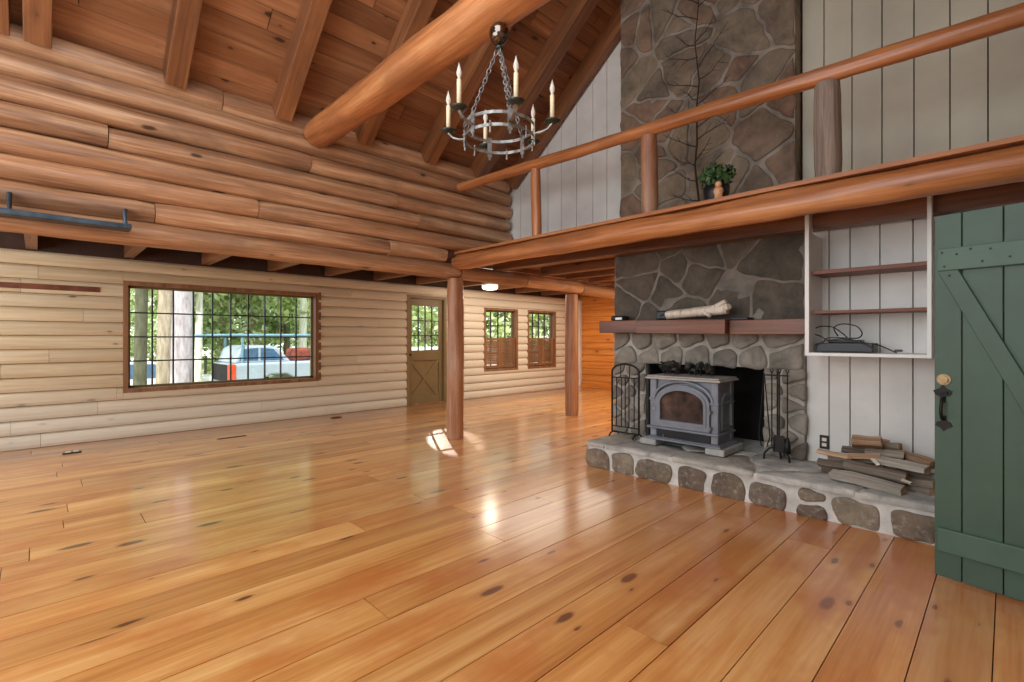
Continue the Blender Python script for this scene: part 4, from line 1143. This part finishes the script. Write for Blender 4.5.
for k in range(6):
    t = th0+k*pi/3; u = cam_dir(t); w = Vector((-u.y, u.x, 0))
    arm = MB()
    # flat strap on hoop
    a = c0+u*(RH+.006)
    def slab(p, e1, e2, e3):
        v = []
        for s3 in (-1, 1):
            for s1, s2 in ((-1, -1), (1, -1), (1, 1), (-1, 1)): v.append(p+e1*s1+e2*s2+e3*s3)
        arm.add(v, [(0,3,2,1),(4,5,6,7),(0,1,5,4),(1,2,6,5),(2,3,7,6),(3,0,4,7)])
    slab(a+Vector((0, 0, 2.56)), u*.004, w*.014, Vector((0, 0, .062)))
    slab(a+Vector((0, 0, 2.49)), u*.004, w*.006, Vector((0, 0, .014)))
    P = [a+Vector((0, 0, 2.545)), c0+u*.26+Vector((0, 0, 2.548)), c0+u*.30+Vector((0, 0, 2.562)), c0+u*.33+Vector((0, 0, 2.595))]
    for p_, q_ in zip(P, P[1:]):
        mid = (p_+q_)/2; d_ = (q_-p_)/2; slab(mid, d_, w*.011, d_.normalized().cross(w)*.004)
    ao = arm.build('arm', M['iron'], CH)
    cp = c0+u*.33
    MB().lathe(cp+Vector((0, 0, 2.592)), [(.001, 0), (.02, .002), (.04, .012), (.05, .02), (.047, .022), (.02, .014), (.014, .014), (.014, .03), (.001, .03)], 18).build('drip_cup', M['cup'], ao)
    cd = MB().lathe(cp+Vector((0, 0, 2.615)), [(.001, 0), (.0135, 0), (.0135, .15), (.009, .155), (.001, .155)], 12).build('candle', M['candle'], CH)
    MB().lathe(cp+Vector((0, 0, 2.768)), [(.007, 0), (.009, .01), (.0155, .03), (.015, .045), (.009, .065), (.004, .082), (.001, .095)], 12).build('flame_bulb', M['bulb'], cd)
    if k % 2 == 0:
        ta = c0+u*RH+Vector((0, 0, 2.61)); tb_ = c0+u*.012+Vector((0, 0, 3.08)); L = (tb_-ta).length
        ch = MB(); nl = 17; d_ = (tb_-ta).normalized(); sd = d_.cross(Vector((0, 0, 1))).normalized(); s2 = d_.cross(sd)
        for i in range(nl):
            cc = ta+(tb_-ta)*((i+.5)/nl); e = sd if i % 2 else s2; hl = L/nl*.66; hw = .0115
            pts = []
            for j in range(12):
                tt = 2*pi*j/12; pts.append(cc+d_*hl*cos(tt)+e*hw*sin(tt))
            ch.tube(pts, .0034, 5, closed=True)
        ch.build('chain', M['iron'], CH)
    # small drop finials between arms
    t2 = t+pi/6; u2 = cam_dir(t2); b_ = c0+u2*(RH+.004)
    fm = MB().lathe(b_+Vector((0, 0, 2.49)), [(.001, -.012), (.008, -.004), (.005, .006), (.005, .03), (.012, .034), (.012, .04), (.005, .044), (.005, .06)], 10)
    fm.build('finial', M['iron'], CH)

# ================================================================= wall rail fixture on upper left logs
a = B(4.9, -1.2, 2.275); 
RF = empty('metal_hanging_rail', B(4.85, -.1, 2.25), 'blue-grey metal rail on two hooks under the log wall, upper left', 'rail')
pL = on_W(-40, 208, 4.83); pR = on_W(131, 229, 4.83)
zz = (pR.z); 
m = MB().box((-4.93, -.8, zz-.012), (-4.79, pR.y, zz+.012)).box((-4.80, -.8, zz-.012), (-4.785, pR.y, zz+.03))
m.build('rail', M['rail_metal'], RF, bevel=.006)
for px in (9, 126):
    k0 = on_W(px, 200, 4.86)
    m = MB().tube([B(4.935, k0.y, zz+.005), B(4.92, k0.y, zz+.08), B(4.93, k0.y, zz+.17)], [.014, .012, .016], 8).tube([B(4.84, k0.y, zz), B(4.86, k0.y, zz+.08), B(4.92, k0.y, zz+.165)], [.01, .008, .012], 8)
    m.build('bracket', M['rail_metal'], RF)

# ---- flush ceiling lamp in the aisle
p = B(7.0, 6.25, 2.344)
LP = empty('ceiling_lamp', p, 'small lit flush ceiling lamp under the aisle ceiling above the nearer shuttered window', 'lamp')
MB().lathe(p, [(.001, 0), (.16, 0), (.16, -.03), (.14, -.035)], 24).build('lamp_base', M['white_paint'], LP)
MB().lathe(p+Vector((0, 0, -.03)), [(.15, 0), (.155, -.04), (.13, -.075), (.06, -.09), (.001, -.092)], 24).build('shade', M['lamp_glow'], LP)

# ================================================================= loft plant and bare branch
pb = B(1.69, 4.02, 2.396)
PT = empty('potted_plant', pb, 'bushy green plant in a dark pot on the loft edge by the chimney', 'plant')
MB().lathe(pb, [(.001, 0), (.07, 0), (.09, .03), (.1, .1), (.105, .15), (.095, .15), (.085, .11), (.001, .11)], 20).build('pot', M['stove_dark'], PT)
m = MB()
for k in range(9):
    a = k*2.4; leaf_quads(m, pb+Vector((cos(a)*.06, sin(a)*.05, .29+.05*((k*3) % 3-1))), .09, 95, .05, k+50, inner=.3)
m.build('leaves', M['leaf'], PT)
m = MB()
for k in range(7): m.tube([pb+Vector((0, 0, .11)), pb+Vector((cos(k)*.07, sin(k)*.05, .28))], .004, 5)
m.build('stems', M['twig'], PT)
pf = pb+Vector((.06, -.10, 0))
fg = empty('peach_figurine', pf, 'small peach-coloured figurine in front of the potted plant on the loft edge', 'figurine')
MB().lathe(pf, [(.001, 0), (.04, 0), (.042, .01), (.03, .015), (.03, .06), (.04, .085), (.032, .11), (.001, .115)], 16).build('body', M['terracotta'], fg)
MB().lathe(pf+Vector((0, 0, .11)), [(.001, 0), (.022, .008), (.028, .03), (.02, .05), (.001, .058)], 14).build('head', M['terracotta'], fg)
tp = on_Y(697, 200, 4.6); tp.z = 2.396
TW = empty('bare_branch', tp, 'tall dark bare branch standing against the upper chimney stones', 'branch')
rg = random.Random(6); m = MB()
main = [tp+Vector((noise.noise(Vector((i*.5, 0, 0)))*.05, noise.noise(Vector((0, i*.5, 0)))*.02, i*.2)) for i in range(13)]
m.tube(main, [.012-.0007*i for i in range(13)], 7); m.build('stem', M['twig'], TW)
m = MB()
for i in range(1, 13):
    for s in (-1, 1):
        if rg.random() < .08: continue
        b0 = main[i]+Vector((0, 0, rg.uniform(-.06, .06))); L = rg.uniform(.2, .42)
        d_ = Vector((s*.85, rg.uniform(-.12, .0), rg.uniform(.15, .6))).normalized()
        pts = [b0+d_*L*t+Vector((0, 0, .06*t*t))+Vector((rg.uniform(-.01, .01), 0, rg.uniform(-.012, .012))) for t in (0, .25, .5, .75, 1)]
        m.tube(pts, [.006, .005, .004, .003, .002], 5)
        for t in (1, 2, 3):
            q0 = pts[t]; d2 = (d_+Vector((rg.uniform(-.3, .3), rg.uniform(-.1, .1), rg.choice([-.6, .8])))).normalized()
            m.tube([q0, q0+d2*rg.uniform(.05, .13)], [.003, .0015], 4)
m.build('side_twigs', M['twig'], TW)

# ================================================================= OUTSIDE
def gz(W): return -.35 if W < 14.5 else -.35-.11*(W-14.5) if W < 20 else -.955
m = MB(); Ws = [8.25, 11, 14.5, 17, 20, 30, 60]
for a, b in zip(Ws, Ws[1:]):
    m.add([B(a, -40, gz(a)), B(b, -40, gz(b)), B(b, 70, gz(b)), B(a, 70, gz(a))], [(0, 1, 2, 3)])
tag(m.build('ground', M['ground']), kind='structure')
# vehicles
def wheel(root, c, R=.33):
    t = MB(); n = 24
    t.tube([Vector(c)+Vector((-.1, 0, 0)), Vector(c)+Vector((.1, 0, 0))], R, n); o = t.build('wheel', M['tyre'], root)
    MB().tube([Vector(c)+Vector((-.11, 0, 0)), Vector(c)+Vector((.11, 0, 0))], R*.55, 16).build('hub', M['iron'], o)
def vehicle(name, W0, Y0, L, g, wid, body, cab, paint, label):
    # profile in (Y,z) from Y0, extruded along W; body/cab are lists of points (0..1 of L, z)
    root = empty(name, B(W0+wid/2, Y0+L/2, g), label, 'vehicle')
    def ext(poly, inset, nm, mat, bev=.04):
        mb = MB(); n = len(poly)
        mb.prism([(Y0+p[0]*L, g+p[1]) for p in poly], lambda y, z: B(W0+inset, y, z), lambda y, z: B(W0+wid-inset, y, z))
        return mb.build(nm, mat, root, bevel=bev, seg=3)
    ext(body, 0, 'body', paint, .06); ext(cab, .12, 'cabin', paint, .05)
    return root, ext
tr, ext = vehicle('pickup_truck', 12.7, 3.22, 5.3, -.35, 1.75,
    [(0, .42), (0.0, 1.02), (.04, 1.05), (.44, 1.06), (1, 1.06), (1, .45), (.9, .4), (.88, .62), (.84, .72), (.78, .72), (.74, .62), (.72, .4), (.30, .4), (.28, .62), (.24, .74), (.17, .74), (.13, .62), (.11, .4)],
    [(.02, 1.04), (.045, 1.40), (.07, 1.46), (.17, 1.47), (.21, 1.40), (.27, 1.04)], M['truck'], 'silver-blue pickup truck with a raised rack parked outside the big window')
for W_ in (12.72,):
    MB().prism([(3.22+5.3*p, -.35+z) for p, z in ((.04, 1.1), (.06, 1.38), (.12, 1.41), (.12, 1.1))], lambda y, z: B(12.815, y, z), lambda y, z: B(12.83, y, z)).build('side_window', M['car_glass'], tr)
    MB().prism([(3.22+5.3*p, -.35+z) for p, z in ((.13, 1.1), (.13, 1.41), (.185, 1.38), (.235, 1.1))], lambda y, z: B(12.815, y, z), lambda y, z: B(12.83, y, z)).build('side_window', M['car_glass'], tr)
for y in (.205, .81): wheel(tr, B(12.85, 3.22+5.3*y, -.35+.33)); wheel(tr, B(14.3, 3.22+5.3*y, -.35+.33))
MB().wbox(12.68, 12.86, 3.19, 3.34, .3, .68).build('tail_light', M['red_light'], tr, bevel=.02)
MB().wbox(12.66, 14.4, 3.1, 3.27, .05, .2).build('bumper', M['iron'], tr, bevel=.03)
MB().wbox(12.95, 14.3, 3.2, 3.23, .25, .66).build('tailgate', M['tyre'], tr, bevel=.02)
m = MB().tube([B(12.8, 2.75, 1.36), B(12.8, 6.6, 1.38)], .035, 8).tube([B(14.3, 2.75, 1.36), B(14.3, 6.6, 1.38)], .035, 8)
for y in (3.5, 6.2): m.tube([B(12.8, y, .7), B(12.8, y, 1.38)], .03, 8).tube([B(14.3, y, .7), B(14.3, y, 1.38)], .03, 8).tube([B(12.8, y, 1.38), B(14.3, y, 1.38)], .03, 8)
m.build('rack', M['rack'], tr)
rb = MB().wbox(12.95, 13.5, 4.72, 5.25, .70, 1.04).build('red_bundle', M['red_bundle'], loc=B(13.2, 5.0, .70), bevel=.1, seg=4)
tag(rb, 'red-brown bundle on the back of the silver pickup outside', 'bundle')
CARB = [(0, .35), (-.0, .75), (.03, .88), (.2, .92), (.98, .88), (1, .6), (1, .35), (.88, .35), (.86, .55), (.82, .64), (.76, .64), (.72, .55), (.7, .35), (.3, .35), (.28, .55), (.24, .64), (.18, .64), (.14, .55), (.12, .35)]
CARC = [(.05, .88), (.15, 1.36), (.22, 1.45), (.55, 1.45), (.62, 1.36), (.76, .88)]
for nm, W0, Y0, g, lb in (('parked_car', 18.9, .2, -.9, 'white car seen through the lower left panes of the big window'), ('parked_car', 14.9, 9.3, -.5, 'white car seen through the glass of the olive door')):
    r_, ext = vehicle(nm, W0, Y0, 4.4, g, 1.7, CARB, CARC, M['car_white'], lb)
    for p in ([(.12, .92), (.19, 1.36), (.37, 1.38), (.37, .92)], [(.39, .92), (.39, 1.38), (.56, 1.37), (.7, .92)]):
        MB().prism([(Y0+4.4*a, g+z) for a, z in p], lambda y, z: B(W0+.11, y, z), lambda y, z: B(W0+.125, y, z)).build('side_window', M['car_glass'], r_)
    for y in (.21, .79): wheel(r_, B(W0+.12, Y0+4.4*y, g+.31), .31); wheel(r_, B(W0+1.55, Y0+4.4*y, g+.31), .31)
# trees
def crown_mesh(seed, n, R, Hc, mat, s=.28):
    m = MB(); rg = random.Random(seed)
    for k in range(12):
        a = rg.uniform(0, 2*pi); rr = R*rg.uniform(.15, .75)
        leaf_quads(m, (cos(a)*rr, sin(a)*rr, Hc*rg.uniform(0, 1)), R*rg.uniform(.35, .6), n//12, s, seed*20+k, inner=.2)
    me = m.build('foliage', mat); d = me.data; bpy.data.objects.remove(me); return d
crowns = [crown_mesh(1, 2400, 2.4, 6, M['foliage']), crown_mesh(2, 2400, 2.2, 5, M['foliage_dark']), crown_mesh(3, 2000, 1.6, 3.0, M['foliage'], .2)]
def ray(px, d):  # ground position of a bearing at depth d
    r_ = (px-512)/FPX*d; return B(-r_*CA+d*SA, r_*SA+d*CA, 0)
def tree(px, d, R, mat, lb, crown=0, ch=3.0, H=8):
    p = ray(px, d); p.z = gz(-p.x)
    e = empty('tree', p, lb, 'tree', 'trees outside the windows')
    MB().tube([p+Vector((0, 0, -.1)), p+Vector((0, 0, 1)), p+Vector((.05, .03, 3)), p+Vector((.1, 0, H))], [R*1.15, R, R*.95, R*.7], 14).build('trunk', mat, e)
    if crown is not None:
        o = bpy.data.objects.new('foliage', crowns[crown]); C.objects.link(o); o.parent = e; o.location = (0, 0, ch); o.rotation_euler = (0, 0, px)
tree(182, 11.3, .225, M['bark_grey'], 'thick lilac-grey tree trunk left of centre in the big window', 1, 5)
tree(165, 12.5, .19, M['bark_tan'], 'tan tree trunk just left of the thick grey trunk', 1, 5)
tree(140, 14, .16, M['bark_dark'], 'dark tree trunk in the leftmost panes of the big window', 0, 3.5)
tree(198, 16, .11, M['bark_pale'], 'slim pale trunk right of the thick grey trunk', 0, 3.5)
tree(222, 20, .22, M['bark_tan'], 'hazy tan trunk in the centre panes of the big window', 0, 2.5)
tree(252, 21, .2, M['bark_tan'], 'tan trunk behind the cab of the pickup', 1, 2.5)
tree(286, 20, .12, M['bark_dark'], 'slim dark trunk behind the pickup bed', 0, 2.2)
tree(302, 19, .15, M['bark_pale'], 'pale trunk in the rightmost panes of the big window', 0, 3)
tree(425, 24, .18, M['bark_tan'], 'tree trunk seen through the olive door glass', 0, 1.5)
tree(495, 26, .16, M['bark_pale'], 'pale trunk seen through the nearer shuttered window', 1, 1.5)
tree(508, 24, .12, M['bark_dark'], 'dark trunk seen through the nearer shuttered window', 0, 1.6)
tree(538, 27, .16, M['bark_pale'], 'pale trunk seen through the farther shuttered window', 1, 1.5)
# understorey shrubs
rg = random.Random(4)
for i, (px, d) in enumerate(((120, 24), (150, 27), (175, 25), (205, 18), (215, 24), (238, 27), (262, 25), (285, 27), (305, 24), (325, 26), (405, 28), (430, 30), (450, 27), (480, 30), (505, 31), (530, 32), (556, 33), (92, 22))):
    p = ray(px, d); p.z = gz(-p.x)
    e = empty('shrub', p, 'leafy green shrub growing in the woods outside', 'shrub', 'woodland shrubs beyond the vehicles')
    o = bpy.data.objects.new('foliage', crowns[(2, 0, 2, 1)[i % 4]]); C.objects.link(o); o.parent = e; o.location = (0, 0, .6); o.rotation_euler = (0, 0, i*1.3)
    MB().tube([p, p+Vector((.1, 0, 1.6))], .05, 6).build('stem', M['bark_dark'], e)

# ================================================================= LIGHT
w = bpy.data.worlds.new('world'); bpy.context.scene.world = w; w.use_nodes = True
nt = w.node_tree; bg = nt.nodes['Background']; bg.inputs[0].default_value = (.86, .95, .92, 1); bg.inputs[1].default_value = 2.6
def lamp(kind, name, loc, energy, col=(1, 1, 1), size=1.0, size_y=None, target=None, **kw):
    l = bpy.data.lights.new(name, kind); l.energy = energy; l.color = col
    if kind == 'AREA':
        l.size = size
        if size_y: l.shape = 'RECTANGLE'; l.size_y = size_y
    elif kind in ('POINT', 'SPOT'): l.shadow_soft_size = size
    for k_, v_ in kw.items(): setattr(l, k_, v_)
    o = bpy.data.objects.new(name, l); C.objects.link(o); o.location = loc
    if target is not None: o.rotation_euler = (Vector(target)-Vector(loc)).to_track_quat('-Z', 'Y').to_euler()
    return o
lamp('SUN', 'sun', (0, 0, 20), 5.2, (1, .96, .88), target=B(12, 8, 0)-B(2, -2, 14)+Vector((0, 0, 20)), angle=.02)
COOL = (.86, .94, 1)
lamp('AREA', 'back_fill_light', B(2.6, -2.3, 2.3), 205, COOL, 4.5, 3.0, target=B(3.2, 4, 1.6))  # added area fill behind the camera; the wall there has no window
lamp('AREA', 'upper_fill_light', B(1.2, .2, 4.2), 70, COOL, 2.2, 2.2, target=B(3.2, 2.4, 0))  # added area fill hung high in the room, standing in for bounce
lamp('AREA', 'aisle_light', B(6.4, -1.9, 1.9), 74, COOL, 2.2, 1.2, target=B(7.6, 5, .9))
lamp('POINT', 'aisle_lamp_light', B(7.0, 6.25, 2.12), 16, (1, .88, .7), .12, specular_factor=0.0)
lamp('AREA', 'under_loft_light', B(3.2, 7.2, 2.2), 75, (1, .84, .62), 1.6, 2.4, target=B(3.4, 7.2, 0))
lamp('AREA', 'far_room_light', B(6.6, 7.8, 2.33), 56, (1, .9, .74), 1.8, 3.4, target=B(6.6, 7.8, 0))
_t = B(4.93, 3.8, 0); _g = B(8.05, 5.52, 1.5)
lamp('SPOT', 'sun_patch_spot', _t+(_g-_t)*3.4, 7000, (1, .93, .82), .03, target=_t, spot_size=radians(3.1), spot_blend=.3)  # added spot outside the door, aimed to lay a sun patch by the post

# ================================================================= CAMERA
cd = bpy.data.cameras.new('camera'); cd.lens = FPX/1024*36; cd.sensor_width = 36; cd.shift_y = -3/1024
cam = bpy.data.objects.new('camera', cd); C.objects.link(cam)
cam.location = (0, 0, CAMZ); cam.rotation_euler = (pi/2, 0, YAW); cd.clip_start = .02
sc = bpy.context.scene; sc.camera = cam
sc.view_settings.view_transform = 'Standard'; sc.view_settings.look = 'None'; sc.view_settings.exposure = 0.0
sc.cycles.max_bounces = 8; sc.cycles.transparent_max_bounces = 12
